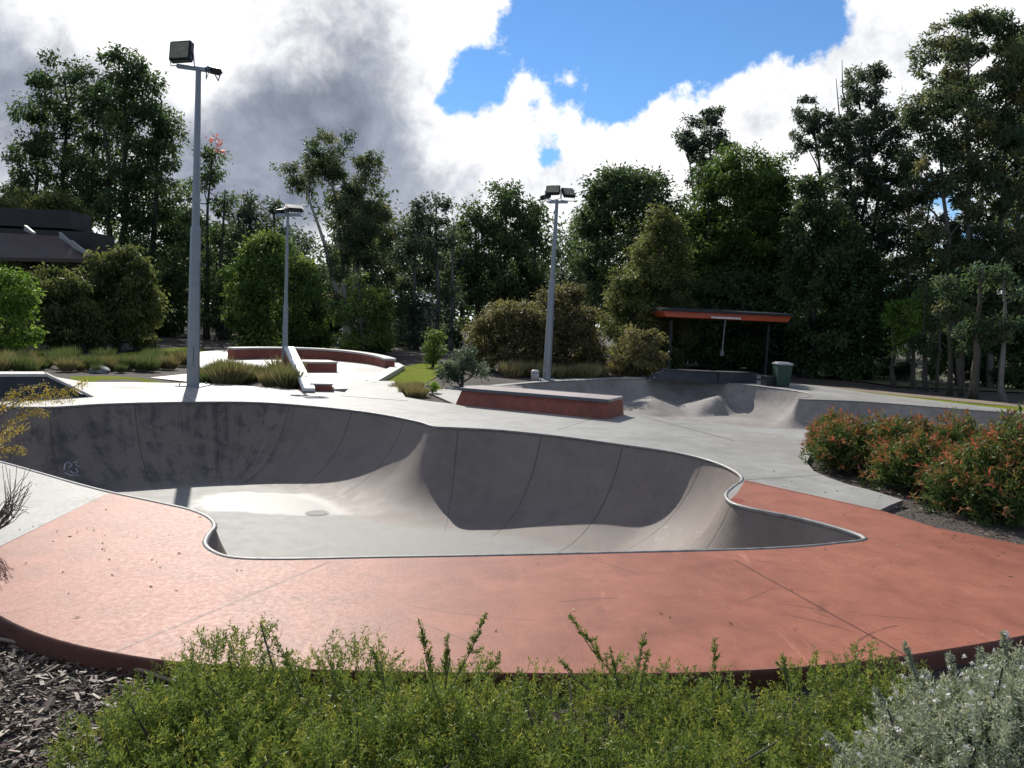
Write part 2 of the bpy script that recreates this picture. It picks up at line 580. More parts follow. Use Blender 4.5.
def gz(p):
    x, y = p[:, 0], p[:, 1]
    n = 0.03 * np.sin(x * 2.1 + 1) * np.sin(y * 2.7) + 0.02 * np.sin(x * 5.3 + y * 3.1)
    near = np.clip((9 - y) / 3, 0, 1)
    z = -0.05 - 0.055 * near + n * 0.5 * np.clip((30 - y) / 10, 0.2, 1)
    b = inside(p, BED)
    return np.where(b, -0.07 + n * 0.5, z)


gm, nt, bs = newmat("bark_mulch_ground")
v = nt.pos()
vo = nt.new("ShaderNodeTexVoronoi", feature='F1')
nt.l.new(nt.scalevec(v, (1, 1.8, 1)), vo.inputs["Vector"])
vo.inputs["Scale"].default_value = 30
n1 = nt.noise(v, 0.4, 5, 0.6)
n2 = nt.noise(v, 25, 5, 0.7)
c = nt.ramp(nt.math('ADD', nt.math('MULTIPLY', n2, 0.6), nt.math('MULTIPLY', n1, 0.4)), [(0.3, (0.035, 0.026, 0.020)), (0.55, (0.085, 0.065, 0.050)), (0.75, (0.17, 0.14, 0.11))])
c = nt.mix(0.5, c, vo.outputs["Color"], 'MULTIPLY')
nt.put(bs.inputs["Base Color"], c)
bs.inputs["Roughness"].default_value = 0.9
nt.put(bs.inputs["Normal"], nt.bump(vo.outputs["Distance"], 0.9, 0.03))
GV = np.column_stack([V2, gz(V2)])
go = submesh("ground", GV, FT[~in_deck | in_bed], gm)
go["kind"] = "structure"

# kerb face of the deck: red apron edge and grey slab edges
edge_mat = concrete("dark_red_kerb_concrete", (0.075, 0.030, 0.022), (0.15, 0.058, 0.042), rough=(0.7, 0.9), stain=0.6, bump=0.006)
kb = MB()
for i in range(len(DF) - 1):
    a, b = DF[i], DF[i + 1]
    t = (b - a) / np.linalg.norm(b - a)
    nrm = np.array([t[1], -t[0]])
    if i == 0:
        pn = nrm
    nb = nrm
    prof = [(-0.022, -0.0005), (0.0, -0.0005), (0.006, -0.003), (0.014, -0.012), (0.016, -0.03), (0.016, -0.34)]
    qa = [(*(a + pn * o), z) for o, z in prof]
    qb = [(*(b + nb * o), z) for o, z in prof]
    qa = [(p[0], p[1], p[2]) for p in qa]
    m = len(prof)
    kb.add(qa[1:] + qb[1:], [(k, k + 1, m - 1 + k + 1, m - 1 + k) for k in range(m - 2)])
    pn = nb
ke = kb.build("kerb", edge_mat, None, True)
ke["kind"] = "structure"
kb = MB()
for loop in (BED, DECK[len(DF):]):
    n = len(loop)
    for i in range(n if loop is BED else n - 1):
        a, b = loop[i], loop[(i + 1) % n]
        kb.add([(a[0], a[1], -0.0005), (b[0], b[1], -0.0005), (b[0], b[1], -0.3), (a[0], a[1], -0.3)], [(0, 1, 2, 3)])
ke2 = kb.build("slab_kerb", concrete("grey_slab_edge", (0.13, 0.12, 0.11), (0.24, 0.23, 0.21), stain=0.5))
ke2["kind"] = "structure"

# ------------------------------------------------------------------ main bowl
bx, by = np.meshgrid(np.arange(-10, 3.4, 0.085), np.arange(4.9, 14.6, 0.085))
bp = np.stack([bx.ravel(), by.ravel()], 1)
bp += (np.arange(len(bp)) % 2)[:, None] * 0.001
bp = bp[inside(bp, LIP)]
bd, _ = dist_line(bp, LIP)
bp = bp[bd > 0.045]
# extra rings close to the lip, where the wall is steep
rings = []
for off in (0.02, 0.05, 0.10):
    t = np.roll(LIP, -1, 0) - np.roll(LIP, 1, 0)
    t /= np.linalg.norm(t, axis=1)[:, None]
    for sgn in (1, -1):
        q = LIP + sgn * off * np.stack([-t[:, 1], t[:, 0]], 1)
        q = q[inside(q, LIP)]
        qd, _ = dist_line(q, LIP)
        rings.append(q[qd > off * 0.8])
bp = np.concatenate([bp] + rings)
BV, BF = cdt([(LIP, True)], bp)
keep = inside(BV[BF].mean(1), LIP)
BF = BF[keep]
bd, barc = dist_line(BV, LIP)


def prof(s, D, R):
    S = math.sqrt(R * R - (R - D) ** 2)
    q = np.clip(S - s, 0, S)
    return -D + R - np.sqrt(R * R - q * q)


corner_arcs = np.array([dist_line(np.array([G(*q)[:2]]), LIP)[1][0] for q in ((436, 426.5), (726, 495), (206, 542), (214.5, 526))])
offs = np.linspace(0, 1, 60)
gap = [np.abs(((corner_arcs / 1.35 + o) % 1) - 0.5).min() for o in offs]
barc = barc + offs[int(np.argmax(gap))] * 1.35
bz = prof(bd, BD, BR)
bz = np.where(bd < 1e-4, -0.004, bz)

bm_, nt, bs = newmat("bowl_shotcrete")
v = nt.pos()
s_ = nt.attr("rim_distance")
a_ = nt.attr("rim_length")
sv = nt.new("ShaderNodeCombineXYZ")
nt.l.new(nt.math('MULTIPLY', a_, 2.2), sv.inputs[0])
nt.l.new(nt.math('MULTIPLY', s_, 0.35), sv.inputs[1])
streak = nt.noise(sv.outputs[0], 1.6, 6, 0.7, 0.2)
big = nt.noise(v, 0.8, 5, 0.6)
mid = nt.noise(v, 4, 6, 0.65, 0.5)
fine = nt.noise(v, 55, 4, 0.7)
f = nt.math('ADD', nt.math('MULTIPLY', big, 0.4), nt.math('ADD', nt.math('MULTIPLY', mid, 0.42), nt.math('MULTIPLY', fine, 0.18)))
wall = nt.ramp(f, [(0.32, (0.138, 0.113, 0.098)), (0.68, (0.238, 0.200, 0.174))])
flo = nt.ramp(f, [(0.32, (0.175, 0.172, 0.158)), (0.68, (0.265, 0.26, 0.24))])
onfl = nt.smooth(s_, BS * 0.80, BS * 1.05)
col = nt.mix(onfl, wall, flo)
# water stains below the rim on the long rear wall
sx = nt.new("ShaderNodeSeparateXYZ")
nt.l.new(v, sx.inputs[0])
rearleft = nt.math('MULTIPLY', nt.smooth(sx.outputs[0], -3.4, -4.6), nt.smooth(sx.outputs[1], 9.5, 11.5))
stn = nt.math('MULTIPLY', nt.smooth(nt.math('ADD', nt.math('MULTIPLY', streak, .5), nt.math('MULTIPLY', mid, .5)), 0.44, 0.62), rearleft)
stn = nt.math('MULTIPLY', stn, nt.smooth(s_, BS * 1.05, BS * 0.6))
col = nt.mix(nt.math('MULTIPLY', stn, 0.88), col, (0.06, 0.057, 0.055))
st2 = nt.math('MULTIPLY', nt.smooth(streak, 0.54, 0.72), nt.math('SUBTRACT', 1.0, onfl))
col = nt.mix(nt.math('MULTIPLY', st2, 0.16), col, (0.11, 0.10, 0.095))
# wheel scuffs, pale
sc = nt.smooth(nt.noise(nt.scalevec(v, (2.2, .45, 1.0)), 6, 7, 0.78, 0.6), 0.60, 0.68)
scm = nt.math('MULTIPLY', sc, nt.smooth(nt.vmath('DISTANCE', v, (1.75, 9.0, -0.9)), 1.6, 0.4))
col = nt.mix(nt.math('MULTIPLY', scm, 0.75), col, (0.62, 0.60, 0.57))
sc3 = nt.math('MULTIPLY', nt.smooth(nt.noise(v, 7, 7, 0.75, 0.8), 0.60, 0.70), onfl)
col = nt.mix(nt.math('MULTIPLY', sc3, 0.4), col, (0.16, 0.15, 0.14))
wm = nt.smooth(nt.noise(nt.scalevec(v, (.5, 1.6, 2.2)), 5, 7, 0.8, 1.2), 0.62, 0.68)
col = nt.mix(nt.math('MULTIPLY', wm, 0.35), col, (0.07, 0.065, 0.06))
# construction seams running down the wall
mo = nt.math('ABSOLUTE', nt.math('SUBTRACT', nt.math('FRACT', nt.math('DIVIDE', a_, 1.35)), 0.5))
sm = nt.math('MULTIPLY', nt.smooth(mo, 0.011, 0.005), nt.math('MULTIPLY', nt.smooth(s_, BS * 1.1, BS * 0.95), nt.smooth(s_, 0.0, 0.02)))
col = nt.mix(nt.math('MULTIPLY', sm, 0.6), col, (0.06, 0.055, 0.05))
# puddle and damp film round the drain
dd = nt.vmath('DISTANCE', nt.scalevec(v, (0.55, 1.35, 0)), (-3.15 * .55, 11.55 * 1.35, 0))
pd = nt.smooth(nt.math('ADD', dd, nt.math('MULTIPLY', nt.math('SUBTRACT', big, 0.5), 1.6)), 1.05, 0.75)
pd = nt.math('MULTIPLY', pd, onfl)
col = nt.mix(nt.math('MULTIPLY', pd, 0.15), col, (0.12, 0.115, 0.11))
nt.put(bs.inputs["Base Color"], col)
rr = nt.smooth(nt.math('ADD', nt.math('MULTIPLY', mid, .7), nt.math('MULTIPLY', big, .3)), 0.35, 0.65, 0.60, 0.68)
bs.inputs['Specular IOR Level'].default_value = .22
rr = nt.math('ADD', nt.math('MULTIPLY', rr, nt.math('SUBTRACT', 1.0, pd)), nt.math('MULTIPLY', pd, 0.42))
nt.put(bs.inputs["Roughness"], rr)
hb = nt.math('SUBTRACT', nt.math('ADD', nt.math('MULTIPLY', fine, 0.4), nt.math('MULTIPLY', mid, 0.6)), sm)
bn = nt.new("ShaderNodeBump")
bn.inputs["Distance"].default_value = 0.004
nt.l.new(hb, bn.inputs["Height"])
nt.l.new(nt.math('MULTIPLY', nt.math('SUBTRACT', 1.0, pd), 0.6), bn.inputs["Strength"])
nt.l.new(bn.outputs[0], bs.inputs["Normal"])

steel = simple("galvanised_steel", (0.25, 0.265, 0.29), 0.5, 0.7, 0.15, 3)
coping_mat = simple("worn_steel_coping", (0.20, 0.195, 0.19), 0.6, 0.5, 0.35, 9)
bowl = empty("skate_bowl", (-2.5, 9, 0), "large sunken concrete skate bowl with steel rim set in the red apron", "skate bowl")
inv = Vector((2.5, -9, 0))
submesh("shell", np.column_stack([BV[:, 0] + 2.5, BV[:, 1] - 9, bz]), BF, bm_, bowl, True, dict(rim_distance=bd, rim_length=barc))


def pipe(path, r, name, mat, parent, closed=True, n=10, off=Vector((0, 0, 0))):
    pts = [Vector((p[0], p[1], p[2] if len(p) > 2 else 0)) + off for p in path]
    m = len(pts)
    vs, fs = [], []
    for i in range(m):
        if closed:
            t = (pts[(i + 1) % m] - pts[i - 1]).normalized()
        else:
            t = (pts[min(i + 1, m - 1)] - pts[max(i - 1, 0)]).normalized()
        a = t.cross(Vector((0, 0, 1))).normalized()
        b = a.cross(t)
        for k in range(n):
            an = 2 * math.pi * k / n
            vs.append(pts[i] + (a * math.cos(an) + b * math.sin(an)) * r)
    for i in range(m if closed else m - 1):
        j = (i + 1) % m
        for k in range(n):
            k2 = (k + 1) % n
            fs.append((i * n + k, j * n + k, j * n + k2, i * n + k2))
    return mesh_obj(name, vs, fs, mat, parent, True)


pipe(LIP, 0.023, "coping", coping_mat, bowl, off=inv + Vector((0, 0, -0.012)))
dx, dy = -3.0, 10.3
d_loc = Vector((*G(317, 513, -BD)[:2], 0))
dm = MB()
rm = 0.17
k = 24
ring0 = [(d_loc.x + 2.5 + rm * math.cos(2 * math.pi * i / k), d_loc.y - 9 + rm * math.sin(2 * math.pi * i / k), -BD - .02) for i in range(k)]
ring1 = [(x, y, -BD + 0.006) for x, y, z in ring0]
dm.hull(ring0, ring1)
for i in range(-3, 4):
    L = 2 * math.sqrt(max(0.0, 0.14 ** 2 - (i * 0.04) ** 2))
    dm.box((d_loc.x + 2.5 + i * 0.04, d_loc.y - 9, -BD + 0.009), (0.014, L, 0.008))
dm.build("drain", simple("dark_iron", (0.03, 0.03, 0.032), 0.5, 0.6), bowl)


def wall_point(px, py):
    """where a view ray meets the bowl wall"""
    d = ray(px, py)
    q = cC + d * np.arange(10.5, 15, 0.01)[:, None]
    sd_ = dist_line(q[:, :2], LIP)[0]
    hit = (q[:, 2] < 0) & (q[:, 2] <= prof(sd_, BD, BR) + 0.006)
    return q[hit.argmax()]


gf = MB()
for stroke in ([(64, 470), (65, 464), (69, 462), (72, 465), (69, 468)], [(70, 471), (74, 474), (78, 472), (76, 468)], [(73, 463), (77, 461), (76, 465), (80, 467)], [(65, 473), (72, 476), (79, 475)]):
    pts = [wall_point(*s) for s in stroke]
    pts = [Vector(p) - inv * -1 for p in pts]
    pts = [Vector((p.x, p.y, p.z)) for p in pts]
    gf.tube(pts, 0.010, 6)
gm_ = simple("faded_chalk_paint", (0.36, 0.37, 0.40), 0.8)
gfo = gf.build("graffiti", gm_, bowl)

# ------------------------------------------------------------------ shallow rear bowl
RDP, RRD = 0.85, 1.08
qx, qy = np.meshgrid(np.arange(-1, 15.5, 0.11), np.arange(13.3, 26.3, 0.11))
qp = np.stack([qx.ravel(), qy.ravel()], 1)
qp += (np.arange(len(qp)) % 2)[:, None] * 0.001
qp = qp[inside(qp, REAR)]
d1, _ = dist_line(qp, REAR)
qp = qp[d1 > 0.08]
SV, SF = cdt([(REAR, True)], qp)
SF = SF[inside(SV[SF].mean(1), REAR)]
dl, larc = dist_line(SV, RLIP, False)
dn, _ = dist_line(SV, RNEAR, False)
zw = prof(dl, RDP, RRD)
tr = np.clip(dn / 4.5, 0, 1)
zr = -RDP * (tr * tr * (3 - 2 * tr))


def ridge(a, b, zt, rl, rr, sharp):
    """a hip that runs from the rim (b) out into the floor (a), steeper on one flank"""
    a, b = np.array(G(*a, -RDP + zt)[:2]), np.array(G(*b)[:2])
    r, _ = dist_line(SV, [tuple(a), tuple(b)], False)
    u = (a - b) / np.linalg.norm(a - b)
    side = (SV[:, 0] - b[0]) * -u[1] + (SV[:, 1] - b[1]) * u[0]
    w = np.clip(side / 0.25 * .5 + .5, 0, 1)
    rad = rr * w + rl * (1 - w)
    return -RDP + zt * np.clip(1 - r / rad, 0, 1) ** sharp


sz = np.maximum(np.maximum(zw, zr), np.maximum(ridge((715, 397), (724, 382.5), 0.50, 1.7, 0.6, 1.1), ridge((655, 400), (650, 380), 0.36, 1.9, 1.3, 1.0)))
edge = np.minimum(dl, dn) < 1e-4
sz = np.where(edge, 0.0, sz)
rm_ = concrete("rear_bowl_concrete", (0.185, 0.168, 0.155), (0.30, 0.28, 0.262), stain=0.4, rough=(0.7, 0.85), spec=.15)
rb = empty("shallow_skate_bowl", (6, 19, 0), "shallow rear skate bowl with pointed concrete hips behind the red ledge", "skate bowl")
submesh("shell", np.column_stack([SV[:, 0] - 6, SV[:, 1] - 19, sz]), SF, rm_, rb, True)
pipe(RLIP, 0.018, "coping", coping_mat, rb, False, off=Vector((-6, -19, -0.01)))

# ------------------------------------------------------------------ foliage


def leaf_mat(name, dark, mid, light, trans=0.52, rough=0.55, gain=1.7):
    m, nt, bs = newmat(name)
    dark, mid, light = (tuple(min(.9, c * gain) for c in k) for k in (dark, mid, light))
    t = nt.attr("tone")
    col = nt.ramp(t, [(0.0, dark), (0.5, mid), (1.0, light)])
    nt.put(bs.inputs["Base Color"], col)
    bs.inputs["Roughness"].default_value = rough
    bs.inputs["Specular IOR Level"].default_value = 0.18
    tr = nt.new("ShaderNodeBsdfTranslucent")
    nt.l.new(nt.mix(0.5, col, (1.0, 0.95, 0.35), 'MULTIPLY'), tr.inputs["Color"])
    mx = nt.new("ShaderNodeMixShader")
    mx.inputs[0].default_value = trans
    out = [n for n in nt.n if n.type == 'OUTPUT_MATERIAL'][0]
    nt.l.new(bs.outputs[0], mx.inputs[1])
    nt.l.new(tr.outputs[0], mx.inputs[2])
    nt.l.new(mx.outputs[0], out.inputs[0])
    return m


def unit(a):
    return a / np.maximum(np.linalg.norm(a, axis=1), 1e-9)[:, None]


def leaves_obj(name, pos, dirs, length, width, tone, mat, parent=None, bend=0.15):
    """one folded lozenge per leaf"""
    n = len(pos)
    d = unit(dirs)
    sv = unit(np.cross(d, rng.normal(size=(n, 3))))
    nv = np.cross(d, sv)
    L = np.broadcast_to(np.asarray(length, float), (n,))[:, None]
    W = np.broadcast_to(np.asarray(width, float), (n,))[:, None]
    mid = pos + d * L * 0.45 + nv * L * bend
    vs = np.empty((n, 4, 3))
    vs[:, 0] = pos
    vs[:, 1] = mid + sv * W * 0.5
    vs[:, 2] = pos + d * L
    vs[:, 3] = mid - sv * W * 0.5
    me = bpy.data.meshes.new(name)
    me.vertices.add(4 * n)
    me.vertices.foreach_set("co", vs.reshape(-1))
    me.loops.add(4 * n)
    me.polygons.add(n)
    me.loops.foreach_set("vertex_index", np.arange(4 * n, dtype=np.int32))
    me.polygons.foreach_set("loop_start", np.arange(0, 4 * n, 4, dtype=np.int32))
    me.update(calc_edges=True)
    at = me.attributes.new("tone", 'FLOAT', 'POINT')
    at.data.foreach_set("value", np.repeat(np.clip(tone, 0, 1), 4).astype(np.float32))
    me.materials.append(mat)
    o = bpy.data.objects.new(name, me)
    COL.objects.link(o)
    if parent:
        o.parent = parent
    return o


LEAF = dict(
    dark=leaf_mat("leaf_dark_eucalypt", (0.024, 0.042, 0.022), (0.050, 0.082, 0.038), (0.095, 0.130, 0.055)),
    blue=leaf_mat("leaf_bluegreen_gum", (0.030, 0.046, 0.038), (0.060, 0.085, 0.064), (0.11, 0.135, 0.090)),
    green=leaf_mat("leaf_mid_green", (0.026, 0.048, 0.014), (0.058, 0.098, 0.026), (0.12, 0.165, 0.045)),
    olive=leaf_mat("leaf_olive_wattle", (0.038, 0.050, 0.018), (0.080, 0.095, 0.036), (0.140, 0.150, 0.060)),
    brown=leaf_mat("leaf_brown_wattle", (0.048, 0.046, 0.022), (0.100, 0.094, 0.046), (0.165, 0.150, 0.078)),
    lime=leaf_mat("leaf_fresh_green", (0.045, 0.090, 0.016), (0.095, 0.165, 0.030), (0.17, 0.24, 0.055)),
    gum=leaf_mat("leaf_autumn_gum", (0.028, 0.048, 0.030), (0.060, 0.092, 0.054), (0.145, 0.135, 0.062)),
    redtip=leaf_mat("leaf_red_tipped", (0.042, 0.078, 0.022), (0.105, 0.145, 0.045), (0.38, 0.105, 0.065), 0.35, 0.5, 1.2),
    cover=leaf_mat("leaf_ground_cover", (0.045, 0.080, 0.020), (0.120, 0.165, 0.042), (0.26, 0.25, 0.060), 0.45, 0.45, 1.45),
    silver=leaf_mat("leaf_silver_rosemary", (0.10, 0.125, 0.085), (0.21, 0.24, 0.18), (0.36, 0.36, 0.29), 0.35, 0.6, 1.5),
    straw=leaf_mat("blade_straw", (0.075, 0.075, 0.030), (0.15, 0.13, 0.065), (0.26, 0.22, 0.12), 0.3),
    blade=leaf_mat("blade_green", (0.035, 0.055, 0.020), (0.075, 0.10, 0.038), (0.14, 0.16, 0.065), 0.3),
    yellow=leaf_mat("leaf_yellow_spray", (0.16, 0.13, 0.03), (0.30, 0.24, 0.05), (0.42, 0.34, 0.09), 0.35),
    white=leaf_mat("petal_white", (0.55, 0.54, 0.55), (0.7, 0.69, 0.72), (0.82, 0.80, 0.84), 0.3, 0.5, 1.0),
    flower=leaf_mat("petal_coral", (0.35, 0.08, 0.05), (0.45, 0.12, 0.08), (0.55, 0.18, 0.12), 0.3),
)


def bark(name, lo, hi):
    m, nt, bs = newmat(name)
    v = nt.obj()
    a = nt.noise(nt.scalevec(v, (3, 3, 0.6)), 2.5, 6, 0.7, 0.4)
    b = nt.noise(nt.scalevec(v, (1, 1, 0.5)), 14, 4, 0.7)
    f = nt.math('ADD', nt.math('MULTIPLY', a, .65), nt.math('MULTIPLY', b, .35))
    nt.put(bs.inputs["Base Color"], nt.ramp(f, [(0.35, lo), (0.65, hi)]))
    bs.inputs["Roughness"].default_value = 0.85
    nt.put(bs.inputs["Normal"], nt.bump(f, 0.7, 0.02))
    return m


BARK = dict(pale=bark("bark_pale_gum", (0.22, 0.19, 0.16), (0.50, 0.46, 0.41)), dark=bark("bark_dark", (0.035, 0.028, 0.022), (0.09, 0.075, 0.06)), grey=bark("bark_grey", (0.10, 0.09, 0.08), (0.22, 0.20, 0.18)))


def tree(name, label, d, crowns, trunks, leaf='dark', bk='dark', fill=1.0, cr=0.75, lsize=0.30, per=120, tone=0.45, tr=0.16, droop=0.5, cat="tree", group=None, limbs=70, depth=0.75, dgrad=0.0, bare=()):
    """crowns: outlines as (py, xl, xr) rows seen at distance d; trunks: ((base px), (top px, top py))"""
    b0 = P(trunks[0][0], 384, d)
    base = np.array([b0[0], d, 0.0])
    root = empty(name, tuple(base), label, cat, group)
    cl = []
    for oc in crowns:
        rows = []
        for (py, xl, xr) in oc:
            a, b = P(xl, py, d), P(xr, py, d)
            rows.append(((a[2] + b[2]) / 2, a[0], b[0]))
        rows.sort()
        zz = np.array([q[0] for q in rows])
        xa = np.array([q[1] for q in rows])
        xb = np.array([q[2] for q in rows])
        zmin, zmax = max(zz[0], 0.25), zz[-1]
        zs = np.linspace(zmin, zmax, 40)
        hw = (np.interp(zs, zz, xb) - np.interp(zs, zz, xa)) / 2
        vol = np.trapz(hw * hw * depth, zs) * math.pi
        n = max(3, int((1.05 if fill < 1 else 1.4) * fill * vol / (cr ** 3 * 2.6)))
        w = np.maximum(hw, 0.1) ** 1.1
        cdf = np.cumsum(w)
        cdf /= cdf[-1]
        z = np.interp(rng.random(n), cdf, zs)
        h = (np.interp(z, zz, xb) - np.interp(z, zz, xa)) / 2
        c = (np.interp(z, zz, xb) + np.interp(z, zz, xa)) / 2
        th = rng.uniform(0, 2 * math.pi, n)
        ra = rng.random(n) ** 0.42
        hh = np.maximum(h - cr * 0.38, 0.12)
        x = c + hh * ra * np.cos(th)
        y = d + hh * depth * ra * np.sin(th)
        z = np.clip(z, zmin + cr * 0.2, zmax - cr * 0.35)
        cl.append(np.stack([x, y, z], 1))
    C_ = np.concatenate(cl)
    nc = len(C_)
    # trunks and limbs
    mb = MB()
    axes = []
    for (bpx, tp) in trunks:
        bx0 = P(bpx, 384, d)[0]
        tpt = P(tp[0], tp[1], d)
        dy = rng.uniform(-0.4, 0.4)
        k = 9
        wob = np.cumsum(rng.normal(0, 0.06, (k, 2)), 0)
        wob -= np.linspace(0, 1, k)[:, None] * wob[-1]
        pts = []
        for i in range(k):
            t = i / (k - 1)
            e = t ** 1.15
            pts.append((bx0 + (tpt[0] - bx0) * e + wob[i, 0] * (tpt[2] / 8), d + dy * t + wob[i, 1], -0.12 + (tpt[2] + .12) * t))
        rad = [tr * (1.25 if i == 0 else 1) * (1 - 0.85 * (i / (k - 1)) ** 0.9) + 0.012 for i in range(k)]
        pts = np.array(pts)
        mb.tube(pts - base, rad, 9)
        axes.append((pts, rad))
    sel = rng.permutation(nc)[:limbs]
    for i in sel:
        tgt = C_[i]
        best = None
        for pts, rad in axes:
            for j in range(1, len(pts)):
                hd = math.hypot(*(pts[j][:2] - tgt[:2]))
                dz = tgt[2] - pts[j][2]
                cost = abs(dz - 0.75 * hd) + 0.5 * hd + (2 if dz < 0 else 0)
                if best is None or cost < best[0]:
                    best = (cost, pts[j], rad[j])
        _, s0, r0 = best
        m1 = s0 + (tgt - s0) * 0.4 + np.array([0, 0, 0.08 * np.linalg.norm(tgt - s0)]) + rng.normal(0, 0.08, 3)
        m2 = s0 + (tgt - s0) * 0.75 + rng.normal(0, 0.1, 3) + np.array([0, 0, 0.05 * np.linalg.norm(tgt - s0)])
        rr = min(r0 * 0.7, 0.018 + 0.016 * np.linalg.norm(tgt - s0))
        mb.tube([s0 - base, m1 - base, m2 - base, tgt - base], [rr, rr * .75, rr * .5, rr * .25], 5, False)
    for (p0, p1) in bare:      # leafless branches
        a, b = P(*p0, d), P(*p1, d)
        mb.tube([a - base, (a + b) / 2 + rng.normal(0, .1, 3) - base, b - base], [0.05, 0.03, 0.012], 5, False)
    mb.build("trunk", BARK[bk], root, True)
    # leaves
    pc = np.maximum(12, (per * 1.75 * rng.uniform(0.55, 1.35, nc)).astype(int))
    idx = np.repeat(np.arange(nc), pc)
    n = len(idx)
    rad = cr * rng.uniform(0.7, 1.25, nc)
    # each clump is a handful of sprays
    nsp = 9
    spray = unit(rng.normal(size=(nc * nsp, 3)) * np.array([1, 1, 0.75])) * (rng.random((nc * nsp, 1)) ** 0.5)
    spi = idx * nsp + rng.integers(0, nsp, n)
    off = (spray[spi] * 0.8 + rng.normal(size=(n, 3)) * 0.24) * rad[idx][:, None] * np.array([1, 1, 0.8])
    pos = C_[idx] + off - base
    dr = unit(off) * 0.7 + rng.normal(size=(n, 3)) * 0.55
    dr[:, 2] -= droop
    ctone = rng.normal(tone + .05, 0.19, nc)
    tn = ctone[idx] + rng.normal(0, 0.13, n)
    L = lsize * 0.78 * rng.uniform(0.65, 1.25, n)
    pos[:, 2] = np.maximum(pos[:, 2], 0.05)
    leaves_obj("crown", pos, dr, L, L * 0.42, tn, LEAF[leaf], root)
    return root


# ------------------------------------------------------------------ trees (outlines as (row, x from, x to) in the picture, at distance d)
tree("eucalyptus_tree", "thin crowned dark eucalypt at the outer edge, rising behind the brown roof", 47,
     [[(58, 52, 80), (75, 30, 112), (100, 18, 125), (150, 18, 115), (200, 0, 110), (260, -30, 110)]], [(62, (66, 75)), (30, (45, 95)), (85, (95, 90))], 'dark', 'dark', 0.62, .75, .32, 105, .4, .2)
tree("eucalyptus_tree", "tallest broad dark eucalypt, behind the tallest lamp post", 45,
     [[(50, 116, 134), (68, 95, 158), (95, 92, 168), (118, 90, 182), (150, 85, 185), (200, 85, 190), (250, 90, 196), (300, 100, 196), (330, 120, 185)]],
     [(128, (126, 66)), (150, (160, 100)), (108, (100, 100))], 'dark', 'dark', 0.85, .8, .32, 110, .36, .24)
t3 = tree("eucalyptus_tree", "dark eucalypt with coral blossom on its top spray, beside the tallest lamp post", 43,
          [[(150, 205, 222), (172, 190, 228), (200, 178, 237), (235, 176, 240), (275, 182, 238), (325, 195, 235)]], [(206, (212, 158)), (220, (226, 190))], 'dark', 'dark', 0.75, .7, .3, 100, .38, .16)
bp_ = np.concatenate([P(*q, 43) - np.array(t3.location) + rng.normal(0, .11, (14, 3)) for q in ((213, 138), (220, 143), (222, 152), (218, 150))])
leaves_obj("blossom", bp_, rng.normal(size=(len(bp_), 3)), .22, .10, rng.random(len(bp_)), LEAF['flower'], t3)
tree("eucalyptus_tree", "grey green spiky tree between the blossom topped eucalypt and the gum with a pale trunk", 46,
     [[(190, 246, 258), (206, 232, 284), (240, 225, 296), (285, 218, 300), (335, 215, 300)]], [(255, (252, 195)), (272, (276, 205))], 'blue', 'dark', 0.8, .7, .3, 100, .42, .15)
tree("gum_tree", "umbrella topped gum tree with a pale bare leaning trunk", 42,
     [[(134, 316, 352), (145, 300, 354), (160, 298, 356), (176, 310, 345)], [(158, 284, 320), (172, 279, 332), (190, 282, 320)], [(152, 350, 382), (170, 342, 386), (188, 348, 384)],
      [(185, 335, 385), (205, 325, 396), (240, 325, 398), (275, 318, 396), (310, 325, 392)]],
     [(346, (330, 165)), (348, (366, 175)), (346, (306, 185))], 'gum', 'pale', 0.98, .55, .22, 130, .5, .2, limbs=60)
tree("bushy_tree", "rounded mid green bushy tree behind the lamp post nearest the curved wall", 34,
     [[(235, 252, 276), (252, 240, 312), (280, 225, 328), (312, 220, 332), (348, 220, 335)]], [(270, (262, 245)), (292, (296, 258))], 'green', 'dark', 1.15, .6, .24, 120, .5, .12)
tree("bushy_tree", "small bright green bushy tree standing alone before the dark trees beyond the curved wall", 32,
     [[(273, 355, 364), (292, 340, 386), (322, 334, 396), (356, 340, 396)]], [(362, (360, 282))], 'green', 'dark', 1.15, .5, .21, 120, .62, .09)
tree("eucalyptus_tree", "pointed dark green eucalypt above the small pointed conifer", 43,
     [[(194, 428, 442), (210, 408, 460), (238, 392, 466), (275, 386, 466), (312, 394, 462), (345, 398, 456)]], [(432, (436, 202)), (414, (416, 222)), (450, (454, 222))], 'blue', 'grey', 0.85, .72, .29, 105, .42, .15)
tree("eucalyptus_tree", "wide dark eucalypt with a twin top behind the brown wattle bushes", 45,
     [[(186, 494, 518), (200, 466, 545), (228, 455, 553), (262, 452, 556), (300, 455, 550)]], [(500, (506, 195)), (478, (474, 210)), (530, (534, 210))], 'dark', 'dark', 1.0, .8, .31, 110, .42, .18)
tree("eucalyptus_tree", "dense dark round crowned eucalypt just behind the lamp post with the paired floodlights", 41,
     [[(168, 612, 650), (185, 588, 680), (212, 574, 692), (250, 568, 692), (290, 572, 680), (322, 580, 672)]], [(622, (632, 176)), (592, (600, 200)), (650, (660, 190))], 'dark', 'dark', 1.0, .75, .29, 115, .44, .17)
tree("wattle_tree", "tall olive brown wattle leaning up against the big green tree", 33,
     [[(205, 656, 670), (230, 642, 688), (262, 620, 696), (300, 596, 700), (330, 598, 700), (362, 612, 680)]], [(650, (662, 215)), (632, (630, 270))], 'olive', 'dark', 1.1, .52, .2, 125, .5, .1)
